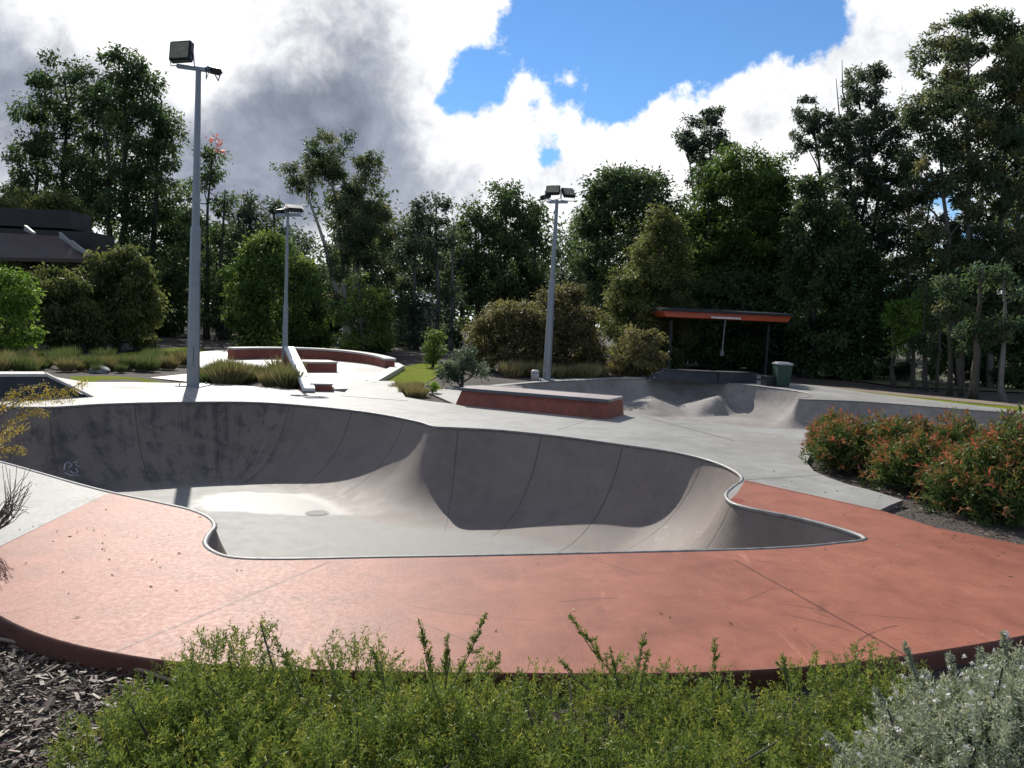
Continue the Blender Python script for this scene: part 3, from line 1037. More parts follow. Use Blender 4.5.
tree("bushy_tree", "big lush green tree above the orange shelter roof", 37,
     [[(148, 732, 752), (164, 706, 782), (190, 692, 796), (232, 672, 802), (268, 656, 802), (300, 660, 800), (350, 680, 792)]], [(730, (742, 160)), (706, (706, 200)), (762, (768, 175))], 'green', 'dark', 1.2, .66, .26, 125, .42, .18)
tree("gum_tree", "sparse tufted gum poking out above the round crowned eucalypt", 46,
     [[(108, 698, 721), (122, 682, 727), (142, 671, 735), (165, 690, 737), (190, 684, 734)]], [(718, (712, 118)), (716, (684, 135))], 'blue', 'grey', 0.55, .42, .24, 90, .42, .14)
tree("gum_tree", "tall slender gum with bare top twigs and separate leaf tufts", 34,
     [[(62, 850, 882), (78, 846, 892), (98, 836, 886), (112, 832, 898)], [(98, 798, 822), (116, 790, 832), (134, 792, 838), (158, 786, 834)], [(112, 834, 900), (140, 828, 908), (172, 826, 906), (205, 822, 898), (250, 815, 892)]],
     [(848, (852, 92)), (850, (808, 112)), (850, (894, 140)), (850, (872, 75))], 'blue', 'dark', 0.50, .30, .19, 70, .44, .13, limbs=110,
     bare=[((852, 120), (842, 60)), ((850, 140), (836, 78)), ((860, 110), (862, 62)), ((886, 170), (900, 178)), ((852, 200), (905, 160))])
tree("gum_tree", "towering gum with several pale trunks and russet leaf patches", 30,
     [[(10, 952, 984), (28, 930, 1026), (58, 914, 1040), (100, 906, 1046), (150, 902, 1052), (205, 905, 1052), (262, 912, 1052), (315, 935, 1050)]],
     [(978, (962, 25)), (992, (1010, 40)), (964, (936, 80)), (1004, (1030, 70))], 'gum', 'grey', 0.47, .40, .20, 105, .5, .12, limbs=120)
tree("gum_tree", "leafy gum cut by the picture edge behind the towering gum", 33,
     [[(18, 1020, 1090), (60, 1000, 1110), (140, 995, 1110), (240, 995, 1110), (330, 1000, 1110)]], [(1046, (1050, 30))], 'dark', 'grey', 0.8, .6, .23, 110, .42, .2)
tree("gum_tree", "lower gum with a thin pale trunk in front of the towering gum", 33,
     [[(160, 894, 916), (195, 882, 930), (240, 870, 945), (290, 862, 950), (332, 872, 945)]], [(906, (906, 170)), (932, (926, 200))], 'gum', 'pale', 0.75, .5, .21, 115, .45, .1)
tree("dense_tree", "dark dense tree filling the space below the tall slender gum", 32,
     [[(180, 796, 826), (225, 784, 872), (280, 782, 890), (330, 784, 892), (388, 792, 872)]], [(815, (812, 190)), (850, (850, 220))], 'dark', 'dark', 1.1, .6, .24, 125, .34, .14)
tree("dense_tree", "low dark tree in shadow directly behind the orange roofed shelter", 35,
     [[(275, 700, 780), (320, 680, 800), (388, 676, 806)]], [(735, (740, 285)), (700, (698, 300))], 'dark', 'dark', 1.2, .6, .25, 125, .36, .12)
tree("wattle_bush", "brown wattle bush with a wide rounded top left of the paired floodlight post", 27,
     [[(302, 500, 530), (316, 475, 556), (342, 464, 566), (376, 465, 566)]], [(515, (514, 312)), (492, (490, 325))], 'brown', 'dark', 1.25, .45, .17, 135, .48, .08, cat="bush")
tree("wattle_bush", "darker brown wattle bush just behind the foot of the paired floodlight post", 28,
     [[(286, 548, 578), (302, 534, 600), (328, 526, 608), (377, 530, 608)]], [(566, (564, 294)), (588, (590, 310))], 'brown', 'dark', 1.25, .46, .17, 135, .36, .08, cat="bush")
tree("wattle_bush", "small reddish brown bush at the foot of the tall olive brown wattle", 27,
     [[(330, 628, 655), (346, 612, 666), (377, 612, 668)]], [(640, (640, 340))], 'brown', 'dark', 1.2, .38, .16, 130, .5, .06, cat="bush")
tree("weeping_tree", "rounded weeping olive tree before the tallest trees, beside the brown roofed building", 29,
     [[(245, 108, 132), (262, 86, 150), (298, 76, 162), (328, 74, 160), (352, 84, 155)]], [(118, (120, 255)), (136, (138, 275))], 'olive', 'dark', 1.15, .48, .22, 140, .42, .1, droop=1.3)
tree("weeping_tree", "smaller drooping grey green tree below the brown roof", 27,
     [[(268, 30, 60), (284, 20, 95), (318, 28, 105), (352, 34, 105)]], [(62, (56, 278)), (84, (80, 295))], 'olive', 'dark', 1.15, .45, .2, 135, .36, .09, droop=1.2)
tree("bushy_tree", "bright fresh green tree cut by the edge of the view below the brown roof", 23,
     [[(268, -10, 18), (290, -25, 38), (328, -25, 42), (352, -20, 32)]], [(4, (4, 278))], 'lime', 'dark', 1.1, .4, .17, 130, .55, .08)
tree("dense_tree", "olive green tree whose top shows above the brown roof", 38,
     [[(194, 18, 66), (206, 0, 86), (260, -15, 92), (330, -10, 90)]], [(40, (42, 200))], 'olive', 'dark', 1.1, .6, .24, 120, .48, .12)
tree("conifer_tree", "small pointed conifer on the lawn edge beyond the curved wall", 27,
     [[(322, 429, 435), (342, 422, 444), (363, 420, 446)]], [(432, (432, 324))], 'green', 'dark', 1.2, .3, .14, 120, .55, .05)
tree("shrub", "grey green rounded shrub at the end of the red ledge", 19.5,
     [[(348, 454, 472), (360, 442, 484), (396, 436, 490)]], [(462, (462, 356))], 'blue', 'dark', 1.3, .28, .11, 150, .5, .04, cat="shrub")
tree("shrub", "small lime green plant beside the grey green shrub at the red ledge", 17.5,
     [[(384, 426, 440), (392, 420, 446), (400, 420, 446)]], [(432, (432, 388))], 'lime', 'dark', 1.3, .13, .07, 100, .7, .02, cat="shrub")
slim = [(897, 384, 893, 300, 15, 'lime', "leaning sapling with sunlit leaves, first in the row of slim trees behind the rear bowl"),
        (914, 388, 916, 300, 17, 'lime', "bright leaved slim sapling in the row behind the rear bowl"),
        (928, 390, 926, 285, 16, 'dark', "slim dark trunked tree next to the bright leaved sapling"),
        (938, 391, 942, 280, 14, 'dark', "very thin double of the slim dark tree in the row"),
        (950, 394, 948, 275, 18, 'gum', "slim tree with a pale lit flank in the row behind the rear bowl"),
        (961, 395, 958, 285, 15, 'dark', "slightly tilted dark slim tree in the row behind the rear bowl"),
        (976, 398, 976, 270, 20, 'dark', "thickest trunk in the row of slim trees"),
        (1003, 404, 1005, 270, 18, 'gum', "white stemmed slim tree at the far end of the row")]
for i, (bx_, byy, tx, ty, hw, lf, lab) in enumerate(slim):
    d_ = float(G(bx_, byy)[1])
    d_ = min(max(d_, 23.5), 27.5)
    tree("slim_tree", lab, d_, [[(ty - 6, tx - 5, tx + 5), (ty + 18, tx - hw, tx + hw), (350, tx - hw * .8, tx + hw * .8)]], [(bx_, (tx, ty))], lf, 'grey' if i == 7 else 'dark', 0.8, .38, .18, 90, .45, .13 if i == 6 else .085 if i != 3 else .05, limbs=14, group="slim trees behind the rear bowl")
for (px, d_, top, hw, lab) in ((955, 31, 335, 34, "low dark understorey bush behind the thickest slim trunk"), (1020, 30, 330, 34, "low dark understorey bush behind the white stemmed slim tree"), (892, 33, 335, 20, "low dark understorey bush behind the leaning sapling")):
    tree("understorey_bush", lab, d_, [[(top, px - hw * .3, px + hw * .3), (top + 16, px - hw, px + hw), (392, px - hw, px + hw)]], [(px, (px, top + 8))], 'dark', 'dark', 1.1, .45, .2, 110, .4, .05, cat="bush")
fill_spec = [(400, 47, 215, 30, 'dark', "plain dark tree between the pale trunked gum and the pointed eucalypt"), (575, 48, 225, 28, 'blue', "narrow see-through tree behind the paired floodlight post"),
             (775, 44, 185, 34, 'blue', "grey green tree between the big green tree and the slender gum"), (330, 46, 235, 34, 'dark', "dark tree low behind the pale trunked gum"), (690, 46, 215, 30, 'dark', "shaded tree hidden behind the big green tree"),
             (228, 50, 196, 26, 'dark', "shaded backing tree between the tallest lamp post and the slender lamp post"), (300, 50, 232, 30, 'blue', "bluish backing tree beyond the slender lamp post"), (458, 49, 212, 26, 'dark', "dark backing tree between the pointed eucalypt and the twin topped eucalypt"), (955, 44, 230, 40, 'dark', "deep shade tree behind the towering gum"), (820, 46, 225, 36, 'dark', "backmost dark tree beside the slender gum"), (180, 52, 205, 40, 'dark', "dark backing tree behind the tallest lamp post")]
for (px, d_, top, hw, lf, lab) in fill_spec:
    bot = 330 + (px - 100) * 0.04
    tree("backing_tree", lab, d_, [[(top, px - hw * .3, px + hw * .3), (top + 30, px - hw * .85, px + hw * .85), ((top + bot) / 2, px - hw, px + hw), (bot, px - hw * .85, px + hw * .85)]], [(px, (px + 3, top + 10)), (px - hw * .4, (px - hw * .5, top + 40))], lf, 'dark', 0.85, .8, .33, 95, .38, .16, limbs=40)

# far-off wood behind the row of trees, one mass
wp, wd, wtn = [], [], []
for i in range(620):
    x = rng.uniform(-62, 68)
    y = rng.uniform(56, 74)
    z = rng.uniform(0.3, 1) ** 1.2 * (8.2 + 1.8 * math.sin(x * .35) + 1.0 * math.sin(x * .9 + 1))
    if -14 < x + 3.0 < -11.5 or 22 < x * 40 / y < 27:
        z *= 0.45
    m_ = 150
    wp.append(np.array([x, y, z]) + rng.normal(0, 1, (m_, 3)) * np.array([1.15, 1.15, .8]))
    dd_ = rng.normal(size=(m_, 3))
    dd_[:, 2] -= .4
    wd.append(dd_)
    wtn.append(np.full(m_, rng.uniform(.1, .5)) + rng.normal(0, .1, m_))
wp = np.concatenate(wp)
wp[:, 2] = np.maximum(wp[:, 2], 0.1)
wo = leaves_obj("background_woods", wp, np.concatenate(wd), rng.uniform(.35, .6, len(wp)), .2, np.concatenate(wtn), LEAF['dark'])
tag(wo, "far dark wood behind the park trees", "woods", kind="stuff")

# ------------------------------------------------------------------ lawns, plaza, paths


def sheet(name, poly, z, mat, label=None, mound_h=0.0, step=0.6):
    poly = np.array(poly)
    lo, hi = poly.min(0), poly.max(0)
    x, y = np.meshgrid(np.arange(lo[0], hi[0], step), np.arange(lo[1], hi[1], step))
    q = np.stack([x.ravel(), y.ravel()], 1)
    q = q[inside(q, poly)]
    if len(q):
        q = q[dist_line(q, poly)[0] > step * .3]
    V, F = cdt([(poly, True)], q)
    F = F[inside(V[F].mean(1), poly)]
    dd, _ = dist_line(V, poly)
    zz = z + mound_h * (1 - np.exp(-(dd / 2.0) ** 2)) + (0.01 * np.sin(V[:, 0] * 2.3) * np.sin(V[:, 1] * 1.9) if mound_h else 0)
    o = submesh(name, np.column_stack([V, np.broadcast_to(zz, (len(V),))]), F, mat, None, True)
    o["kind"] = "structure"
    return o, V, zz


lm, nt, bs = newmat("mown_lawn")
v = nt.pos()
a = nt.noise(v, 1.1, 6, 0.65)
b = nt.noise(v, 40, 3, 0.7)
f = nt.math('ADD', nt.math('MULTIPLY', a, .5), nt.math('MULTIPLY', b, .5))
nt.put(bs.inputs["Base Color"], nt.ramp(f, [(0.3, (0.11, 0.145, 0.016)), (0.55, (0.19, 0.225, 0.026)), (0.75, (0.27, 0.29, 0.05))]))
bs.inputs["Roughness"].default_value = 0.95
bs.inputs["Specular IOR Level"].default_value = 0.03
nt.put(bs.inputs["Normal"], nt.bump(b, 0.9, 0.05))
dm_, nt, bs = newmat("dry_park_grass")
v = nt.pos()
f = nt.math('ADD', nt.math('MULTIPLY', nt.noise(v, .5, 6, .65), .6), nt.math('MULTIPLY', nt.noise(v, 30, 3, .7), .4))
nt.put(bs.inputs["Base Color"], nt.ramp(f, [(0.3, (0.06, 0.055, 0.022)), (0.55, (0.085, 0.085, 0.032)), (0.75, (0.14, 0.135, 0.06))]))
bs.inputs["Roughness"].default_value = 0.9
path_mat = concrete("brown_path", (0.15, 0.115, 0.085), (0.24, 0.19, 0.14), rough=(.8, .95), stain=.3)

lawns = []
lawns.append(sheet("lawn", g2([(70, 383.5), (70, 375), (110, 374.3), (140, 376.5), (172, 382.6), (172, 384), (130, 383), (85, 383)]), -0.035, lm, mound_h=.03))
lawns.append(sheet("lawn", g2([(95, 358), (125, 352), (160, 348), (196, 346), (206, 349), (200, 357), (170, 363), (130, 363)]), -0.02, lm, mound_h=.40))
lawns.append(sheet("lawn", g2([(398, 368), (425, 361), (446, 364), (440, 374), (420, 385), (400, 390), (388, 392), (380, 388)]), -0.03, lm, mound_h=.18))
lawns.append(sheet("lawn", g2([(815, 387), (860, 391), (925, 397.5), (985, 404), (1035, 408), (1035, 411), (985, 409), (925, 402), (870, 396)]), -0.012, lm, mound_h=.02))
sheet("path", g2([(808, 384), (860, 388.5), (930, 395), (1040, 405), (1040, 408), (985, 403.2), (925, 397), (860, 391.2), (812, 386.6)]), -0.02, path_mat)
sheet("field", [(14, 28), (40, 26), (60, 40), (60, 52), (20, 52), (12, 40)], 0.0, dm_, step=3)
# blades on the near lawns
bl = []
for o_, V_, z_ in lawns:
    pass

plz_mat = concrete("pale_plaza_concrete", (0.34, 0.33, 0.31), (0.48, 0.465, 0.44), rough=(.32, .5), stain=.25,
                   lines=[((-9, 19), (-3, 24), .015), ((-8, 23), (-4, 19), .015)])


def gp(px, py, z0=0.04, sl=0.004, y0=17.0):
    """point on the gently rising plaza"""
    d = ray(px, py)
    t = (z0 - sl * y0 - EYE) / (d[2] - sl * d[1])
    return cC + t * d


plz_px = [(335, 389), (372, 388), (378, 383), (405, 366), (392, 361), (350, 353), (300, 349), (236, 349), (198, 352), (190, 360), (200, 369), (290, 374), (318, 389)]
pz = [gp(*q) for q in plz_px]
pv = MB()
pv.hull([(p[0], p[1], -0.25) for p in pz][::-1], [tuple(p) for p in pz][::-1])
po = pv.build("plaza_pavement", plz_mat)
po["kind"] = "structure"
sheet("path", g2([(150, 376.5), (195, 372), (200, 376), (192, 381)]), -0.025, concrete("pinkish_path", (.33, .25, .2), (.45, .36, .30)))

brick_red = concrete("red_painted_concrete", (0.17, 0.050, 0.036), (0.29, 0.090, 0.062), rough=(.5, .7), stain=.55, mott=1.6)
cap_mat = concrete("pale_cap_concrete", (0.36, 0.34, 0.33), (0.50, 0.48, 0.46), rough=(.4, .6), stain=.4)
black_con = concrete("charcoal_and_shaded_concrete", (0.022, 0.024, 0.030), (0.05, 0.052, 0.062), rough=(.45, .6), stain=.4)

# curved red wall round the plaza
cw_top = [(231, 347.5, 25.2), (262, 347, 26.2), (300, 347.5, 27), (340, 350, 27), (372, 354, 26), (390, 358.5, 24.4)]
path3 = catmull([P(a, b, c)[:2] for a, b, c in cw_top], .4, False)
tops = np.interp(np.linspace(0, 1, len(path3)), np.linspace(0, 1, len(cw_top)), [P(*q)[2] for q in cw_top])
wl = empty("curved_wall", (path3[0][0], path3[0][1], 0), "curved red wall with a pale concrete cap round the raised plaza", "wall")
wb = Vector((path3[0][0], path3[0][1], 0))


def ribbon(path, z0, z1, th):
    mb = MB()
    n = len(path)
    vs = []
    for i in range(n):
        t = path[min(i + 1, n - 1)] - path[max(i - 1, 0)]
        t = t / np.linalg.norm(t)
        nn = np.array([-t[1], t[0]]) * th / 2
        a, b = path[i] - nn, path[i] + nn
        vs += [(a[0] - wb.x, a[1] - wb.y, z0[i]), (b[0] - wb.x, b[1] - wb.y, z0[i]), (b[0] - wb.x, b[1] - wb.y, z1[i]), (a[0] - wb.x, a[1] - wb.y, z1[i])]
    fs = [(3, 2, 1, 0), tuple((n - 1) * 4 + k for k in range(4))]
    for i in range(n - 1):
        for k in range(4):
            k2 = (k + 1) % 4
            fs.append((i * 4 + k, i * 4 + k2, (i + 1) * 4 + k2, (i + 1) * 4 + k))
    return mb.add(vs, fs)


ribbon(path3, tops * 0 - .1, tops - .06, .32).build("wall_face", brick_red, wl)
ribbon(path3, tops - .06, tops, .40).build("cap", cap_mat, wl)


def ledge(name, label, cat, p0, p1, depth, z0, h0, h1, slope_in, mats, cap_h=.09, endslope=0.0, edge=None):
    """long block from p0 to p1 (front foot line, seen side), body tapering to an overhanging cap"""
    p0, p1 = np.array(p0[:2]), np.array(p1[:2])
    t = p1 - p0
    L = np.linalg.norm(t)
    rz = math.atan2(t[1], t[0])
    root = empty(name, (p0[0], p0[1], z0), label, cat, rz=rz)
    e = endslope
    mb = MB()
    mb.hull([(0, 0, -.02), (L, 0, -.02), (L, depth, -.02), (0, depth, -.02)],
            [(e, slope_in, h0 - cap_h), (L - e * .3, slope_in, h1 - cap_h), (L - e * .3, depth - slope_in, h1 - cap_h), (e, depth - slope_in, h0 - cap_h)])
    mb.build("body", mats[0], root)
    mb = MB()
    o = .02
    mb.hull([(e - o, slope_in - o, h0 - cap_h), (L - e * .3 + o, slope_in - o, h1 - cap_h), (L - e * .3 + o, depth - slope_in + o, h1 - cap_h), (e - o, depth - slope_in + o, h0 - cap_h)],
            [(e - o, slope_in - o, h0), (L - e * .3 + o, slope_in - o, h1), (L - e * .3 + o, depth - slope_in + o, h1), (e - o, depth - slope_in + o, h0)])
    mb.build("cap", mats[1], root)
    if edge:
        for yy in (slope_in - o - .004, depth - slope_in + o + .004):
            mb = MB()
            mb.hull([(e - o, yy - .03, h0 - .055), (L - e * .3 + o, yy - .03, h1 - .055), (L - e * .3 + o, yy + .03, h1 - .055), (e - o, yy + .03, h0 - .055)],
                    [(e - o, yy - .03, h0 + .004), (L - e * .3 + o, yy - .03, h1 + .004), (L - e * .3 + o, yy + .03, h1 + .004), (e - o, yy + .03, h0 + .004)])
            mb.build("steel_edge", edge, root)
    return root


ledge("grind_ledge", "long red ledge with a pale concrete top and steel edges between the two bowls", "ledge",
      G(455, 404.5), G(607, 419.5), 1.05, 0, .34, .36, .08, (brick_red, concrete('pinkish_worn_top', (.26, .21, .19), (.38, .32, .295), stain=.5)), .05, .10, simple("dark_steel_edge", (.10, .11, .13), .45, .7))
ledge("bench_ledge", "small red ledge with a pale angled top on the raised plaza", "ledge", gp(302, 372), gp(337, 372), .8, .05, .30, .30, .02, (brick_red, cap_mat), .05)
ledge("low_ledge", "short red block at the foot of the white sloping rail", "ledge", G(310, 391), G(332, 391.5), .7, 0, .17, .17, .0, (brick_red, plz_mat), .03)
ledge("black_ledge", "longer low charcoal ledge with a sloped end before the orange roofed shelter", "ledge", G(650, 380), G(722, 382.8), .8, 0, .36, .36, .12, (black_con, black_con), .03, .5)
ledge("black_ledge", "shorter plain charcoal ledge before the orange roofed shelter", "ledge", G(719, 382.8), G(757, 383.5), .7, 0, .36, .36, .05, (black_con, black_con), .03, .03)
ledge("black_block", "squat charcoal block beside the green bin", "block", G(766, 386), G(776, 386.3), .35, 0, .32, .32, .0, (black_con, black_con), .03)

# bank ramp below the plaza
bk = MB()
a0, a1, a2, a3 = G(341, 396), G(408, 401), gp(394, 383), gp(357, 383)
bk.hull([(a0[0], a0[1], -.15), (a1[0], a1[1], -.15), (a2[0], a2[1], -.15), (a3[0], a3[1], -.15)], [(a0[0], a0[1], .006), (a1[0], a1[1], .006), (a2[0], a2[1], .10), (a3[0], a3[1], .10)])
tag(bk.build("bank_ramp", grey_mat), "low grey concrete bank leading up from the deck to the raised plaza", "ramp")
b2 = MB()
c0, c1, c2, c3 = gp(375, 384.5), gp(404, 367), gp(398, 364), gp(366, 382)
b2.hull([(c0[0], c0[1], -.1), (c1[0], c1[1], -.1), (c2[0], c2[1], -.1), (c3[0], c3[1], -.1)], [(c0[0], c0[1], c0[2] + .05), (c1[0], c1[1], c1[2] + .05), (c2[0], c2[1], c2[2] + .05), (c3[0], c3[1], c3[2] + .05)])
tag(b2.build("plaza_kerb", cap_mat), "pale angled kerb along the lawn side of the raised plaza", "kerb")
# sloping white hubba rail
r0, r1 = Vector(G(309, 388, .10)), Vector(P(289, 346.5, 21.0))
hub = empty("hubba_rail", (r0.x, r0.y, 0), "white topped sloping rail wall running down to the deck", "rail")
ro = Vector((r0.x, r0.y, 0))
dv = (r1 - r0)
sd = Vector((dv.y, -dv.x, 0)).normalized() * .26
for nm, lo, hi, w, mt in (("wall_face", -9, -.07, .8, brick_red), ("cap", -.07, .0, 1.0, simple("white_painted_steel", (.62, .62, .62), .4))):
    mb = MB()
    q = []
    for p in (r0, r1):
        for s in (-1, 1):
            q.append((p - ro) + sd * s * w * .5)
    bot = [(v_.x, v_.y, (-.05 if lo == -9 else v_.z + lo)) for v_ in (q[0], q[1], q[3], q[2])]
    top = [(v_.x, v_.y, v_.z + hi) for v_ in (q[0], q[1], q[3], q[2])]
    mb.hull(bot, top).build(nm, mt, hub)

# ramp at the rim of the big bowl, sunless side's shade put into body colour
rx0, rx1 = G(-60, 399.5), G(87, 397)
rt = np.array(rx1[:2]) - np.array(rx0[:2])
Lr = float(np.linalg.norm(rt))
rz_ = math.atan2(rt[1], rt[0])
rmp = empty("wedge_ramp", (rx0[0], rx0[1], 0), "wedge ramp with sunless side coloured dark and a pale rim at the far side of the big bowl", "ramp", rz=rz_)
rh, rd = .42, .55
mb = MB()
mb.hull([(0, 0, -.02), (Lr, 0, -.02), (Lr, rd, -.02), (0, rd, -.02)], [(0, .04, rh - .05), (Lr - .62, .04, rh - .05), (Lr - .62, rd, rh - .05), (0, rd, rh - .05)])
mb.build("body", black_con, rmp)
mb = MB()
mb.hull([(0, .03, rh - .05), (Lr - .62, .03, rh - .05), (Lr - .62, rd, rh - .05), (0, rd, rh - .05)], [(0, .03, rh), (Lr - .64, .03, rh), (Lr - .64, rd, rh), (0, rd, rh)])
mb.hull([(Lr - .62, .02, rh - .05), (Lr - .62, rd, rh - .05), (Lr + .05, rd, -.01), (Lr + .05, -.02, -.01)], [(Lr - .62, .02, rh + .0), (Lr - .62, rd, rh + .0), (Lr + .11, rd, .006), (Lr + .11, -.02, .006)])
mb.build("rim", cap_mat, rmp)

# ------------------------------------------------------------------ lamp posts
black_m = simple("black_lamp_housing", (.025, .027, .032), .45, .3)
lens_m, nt, bs = newmat("floodlight_glass")
nt.put(bs.inputs["Base Color"], nt.ramp(nt.noise(nt.obj(), 9, 3), [(.3, (.16, .15, .10)), (.7, (.30, .28, .19))]))
bs.inputs["Roughness"].default_value = .25
brk = simple("bracket_steel", (.30, .32, .35), .45, .8)


def lamp(label, px, py, tpx, tpy, r0, heads, arm, joint=.42):
    b = G(px, py)
    t = P(tpx, tpy, b[1])
    H = float(t[2])
    root = empty("lamp_post", (b[0], b[1], 0), label, "lamp post", "park floodlight posts")
    lean = Vector((t[0] - b[0], 0, H))
    mb = MB()
    mb.box((0, 0, .012), (r0 * 4, r0 * 4, .024), bevel=.004)
    for sx_ in (-1, 1):
        for sy in (-1, 1):
            mb.tube([(sx_ * r0 * 1.5, sy * r0 * 1.5, .02), (sx_ * r0 * 1.5, sy * r0 * 1.5, .07)], .016, 6)
    mb.build("base_plate", steel, root)
    mb = MB()
    mb.tube([(0, 0, .02), lean * joint], [r0, r0 * .80], 8)
    mb.tube([lean * joint, lean * (joint + .012)], [r0 * .80, r0 * .62], 8)
    o = mb.build("pole", steel, root)
    mb = MB()
    mb.box(tuple(lean * .1 + Vector((0, -r0 * .97, 0))), (r0 * .7, .02, .42), bevel=.006)
    mb.build("access_door", steel, o)
    mb = MB()
    mb.tube([lean * (joint + .012), lean], [r0 * .62, r0 * .40], 8)
    mb.build("upper_pole", steel, root)
    a, c = arm
    A = Vector(P(*a, b[1])) - Vector(b)
    Cc = Vector(P(*c, b[1])) - Vector(b)
    mb = MB()
    mb.box(tuple((A + Cc) / 2), ((Cc - A).length, .08, .08), mat=(Cc - A).to_track_quat('X', 'Z').to_matrix().to_4x4(), bevel=.008)
    mb.build("crossarm", brk, root)
    for (x0, y0, x1, y1, tilt, yaw, dep, dy) in heads:
        p = Vector(P((x0 + x1) / 2, (y0 + y1) / 2, b[1])) - Vector(b)
        s = b[1] / FPX
        w, h = (x1 - x0) * s, (y1 - y0) * s
        if abs(tilt) > R_(30):
            h, dep = dep, .11
        mt = Matrix.Rotation(yaw, 4, 'Z') @ Matrix.Rotation(tilt, 4, 'X') @ Matrix.Rotation(-.06, 4, 'Y')
        p = p + Vector((0, dy, 0))
        mb = MB()
        mb.box(tuple(p), (w, dep, h), mat=mt, bevel=.025)
        for q in range(5):
            mb.box(tuple(p + mt @ Vector(((q - 2) * w * .18, dep * .55, 0))), (.02, dep * .35, h * .8), mat=mt)
        hd = mb.build("floodlight", black_m, root)
        mb = MB()
        mb.box(tuple(p + mt @ Vector((0, -dep * .5 - .003, 0))), (w * .84, .012, h * .80), mat=mt, bevel=.004)
        mb.build("lens", lens_m, hd)
        mb = MB()
        ax_ = Vector((p.x, 0, (A.z + Cc.z) / 2 + .04))
        for s_x in (-1, 1):
            e = p + mt @ Vector((s_x * (w * .5 + .02), 0, 0))
            mb.tube([e, Vector((e.x, e.y * .5, p.z - h * .5 - .05)), ax_], .014, 6)
        mb.build("bracket", brk, hd)
    return root


lamp("tallest grey lamp post with one big upright floodlight, at the rim of the big bowl", 193, 386, 198.5, 68, .135,
     [(173, 44, 195, 64, R_(-12), R_(-8), .16, -.12), (205, 64.5, 217, 71, R_(-70), R_(40), .35, .15)], ((177, 66), (206, 70)), .50)
lamp("slender grey lamp post in the tussock bed, its flat floodlights seen against trees", 284.3, 374, 288, 212, .085,
     [(286.5, 205.5, 303, 212, R_(-62), R_(25), .3, -.05), (275.5, 209, 284, 213, R_(-75), R_(-30), .28, .1)], ((277, 215), (301, 215)), .42)
lamp("grey lamp post with paired black floodlights behind the red ledge", 546.5, 380, 557, 200, .125,
     [(546, 187.2, 560, 194.5, R_(-35), R_(-10), .34, -.1), (561.5, 189.8, 574.5, 197, R_(-38), R_(22), .34, -.1), (542, 193.5, 549.5, 198, R_(-70), R_(-60), .3, .15)], ((548.5, 202), (568, 202)), .55)

# bollard
bl_ = G(535, 380)
bo = empty("bollard", tuple(bl_), "stubby pale grey bollard beside the paired floodlight post", "bollard")
MB().tube([(0, 0, -.05), (0, 0, .27), (0, 0, .30)], [.12, .12, .09], 12).build("shaft", cap_mat, bo, True)
MB().tube([(0, 0, .20), (0, 0, .235)], .124, 12).build("band", steel, bo, True)

# ------------------------------------------------------------------ shelter and bin
sy_ = 29.5
L0, L1 = Vector(P(662, 313.5, sy_)), Vector(P(792, 319.5, sy_ + .6))
sh = empty("picnic_shelter", ((L0.x + L1.x) / 2, sy_ + 1.6, 0), "flat roofed shelter with an orange fascia and black posts beyond the rear bowl", "shelter")
o3 = Vector(((L0.x + L1.x) / 2, sy_ + 1.6, 0))
orange = simple("orange_painted_steel", (.55, .078, .018), .42, .0, .10, 2)
dark_steel = simple("black_painted_steel", (.018, .019, .022), .5, .2)
aL, aR = L0 - o3, L1 - o3
fh = .22
mb = MB()
mb.hull([(aL.x + .16, aL.y, aL.z - fh / 2), (aR.x - .16, aR.y, aR.z - fh / 2), (aR.x - .16, aR.y + 2.2, aR.z - fh / 2), (aL.x + .16, aL.y + 2.2, aL.z - fh / 2)],
        [(aL.x, aL.y, aL.z + fh / 2), (aR.x, aR.y, aR.z + fh / 2), (aR.x, aR.y + 2.2, aR.z + fh / 2), (aL.x, aL.y + 2.2, aL.z + fh / 2)])
mb.build("fascia", orange, sh)
mb = MB()
mb.hull([(aL.x - .03, aL.y - .14, aL.z + fh / 2 + .004), (aR.x + .03, aR.y - .14, aR.z + fh / 2 + .004), (aR.x + .03, aR.y + 2.4, aR.z + fh / 2 + .004), (aL.x - .03, aL.y + 2.4, aL.z + fh / 2 + .004)],
        [(aL.x - .03, aL.y - .14, aL.z + fh / 2 + .09), (aR.x + .03, aR.y - .14, aR.z + fh / 2 + .09), (aR.x + .03, aR.y + 2.4, aR.z + fh / 2 + .22), (aL.x - .03, aL.y + 2.4, aL.z + fh / 2 + .22)])
mb.build("roof", dark_steel, sh)
for px_, dy_ in ((670, 1.0), (767, 1.9)):
    q = Vector(P(px_, 345, sy_ + dy_)) - o3
    MB().box((q.x, q.y, aL.z / 2 - .1), (.10, .10, aL.z - .2), bevel=.01).build("post", dark_steel, sh)
q = Vector(P(724, 340, sy_ + .25)) - o3
mb = MB()
mb.tube([(q.x, q.y, aL.z - fh / 2), (q.x - .04, q.y, .95)], .022, 6)
mb.build("hanging_pole", simple("pale_pole_paint", (.22, .22, .22), .5), sh)
mb = MB()
mb.tube([(q.x - .04, q.y, .97), (q.x - .04, q.y, .78), (q.x - .04, q.y, .74)], [.06, .075, .04], 8)
mb.build("weight", simple("pale_weight", (.18, .18, .18), .5), sh)
l0, l1 = Vector(P(711, 317.5, sy_ - .05)) - o3, Vector(P(741, 318.5, sy_ - .05)) - o3
mb = MB()
mb.box(tuple((l0 + l1) / 2), ((l1 - l0).length, .05, .07), bevel=.01)
mb.build("light_strip", simple("white_acrylic", (.62, .58, .55), .4), sh)
slab = MB()
slab.box((-.3, .2, -.02), (4.6, 3.0, .06))
slab.build("floor_slab", cap_mat, sh)

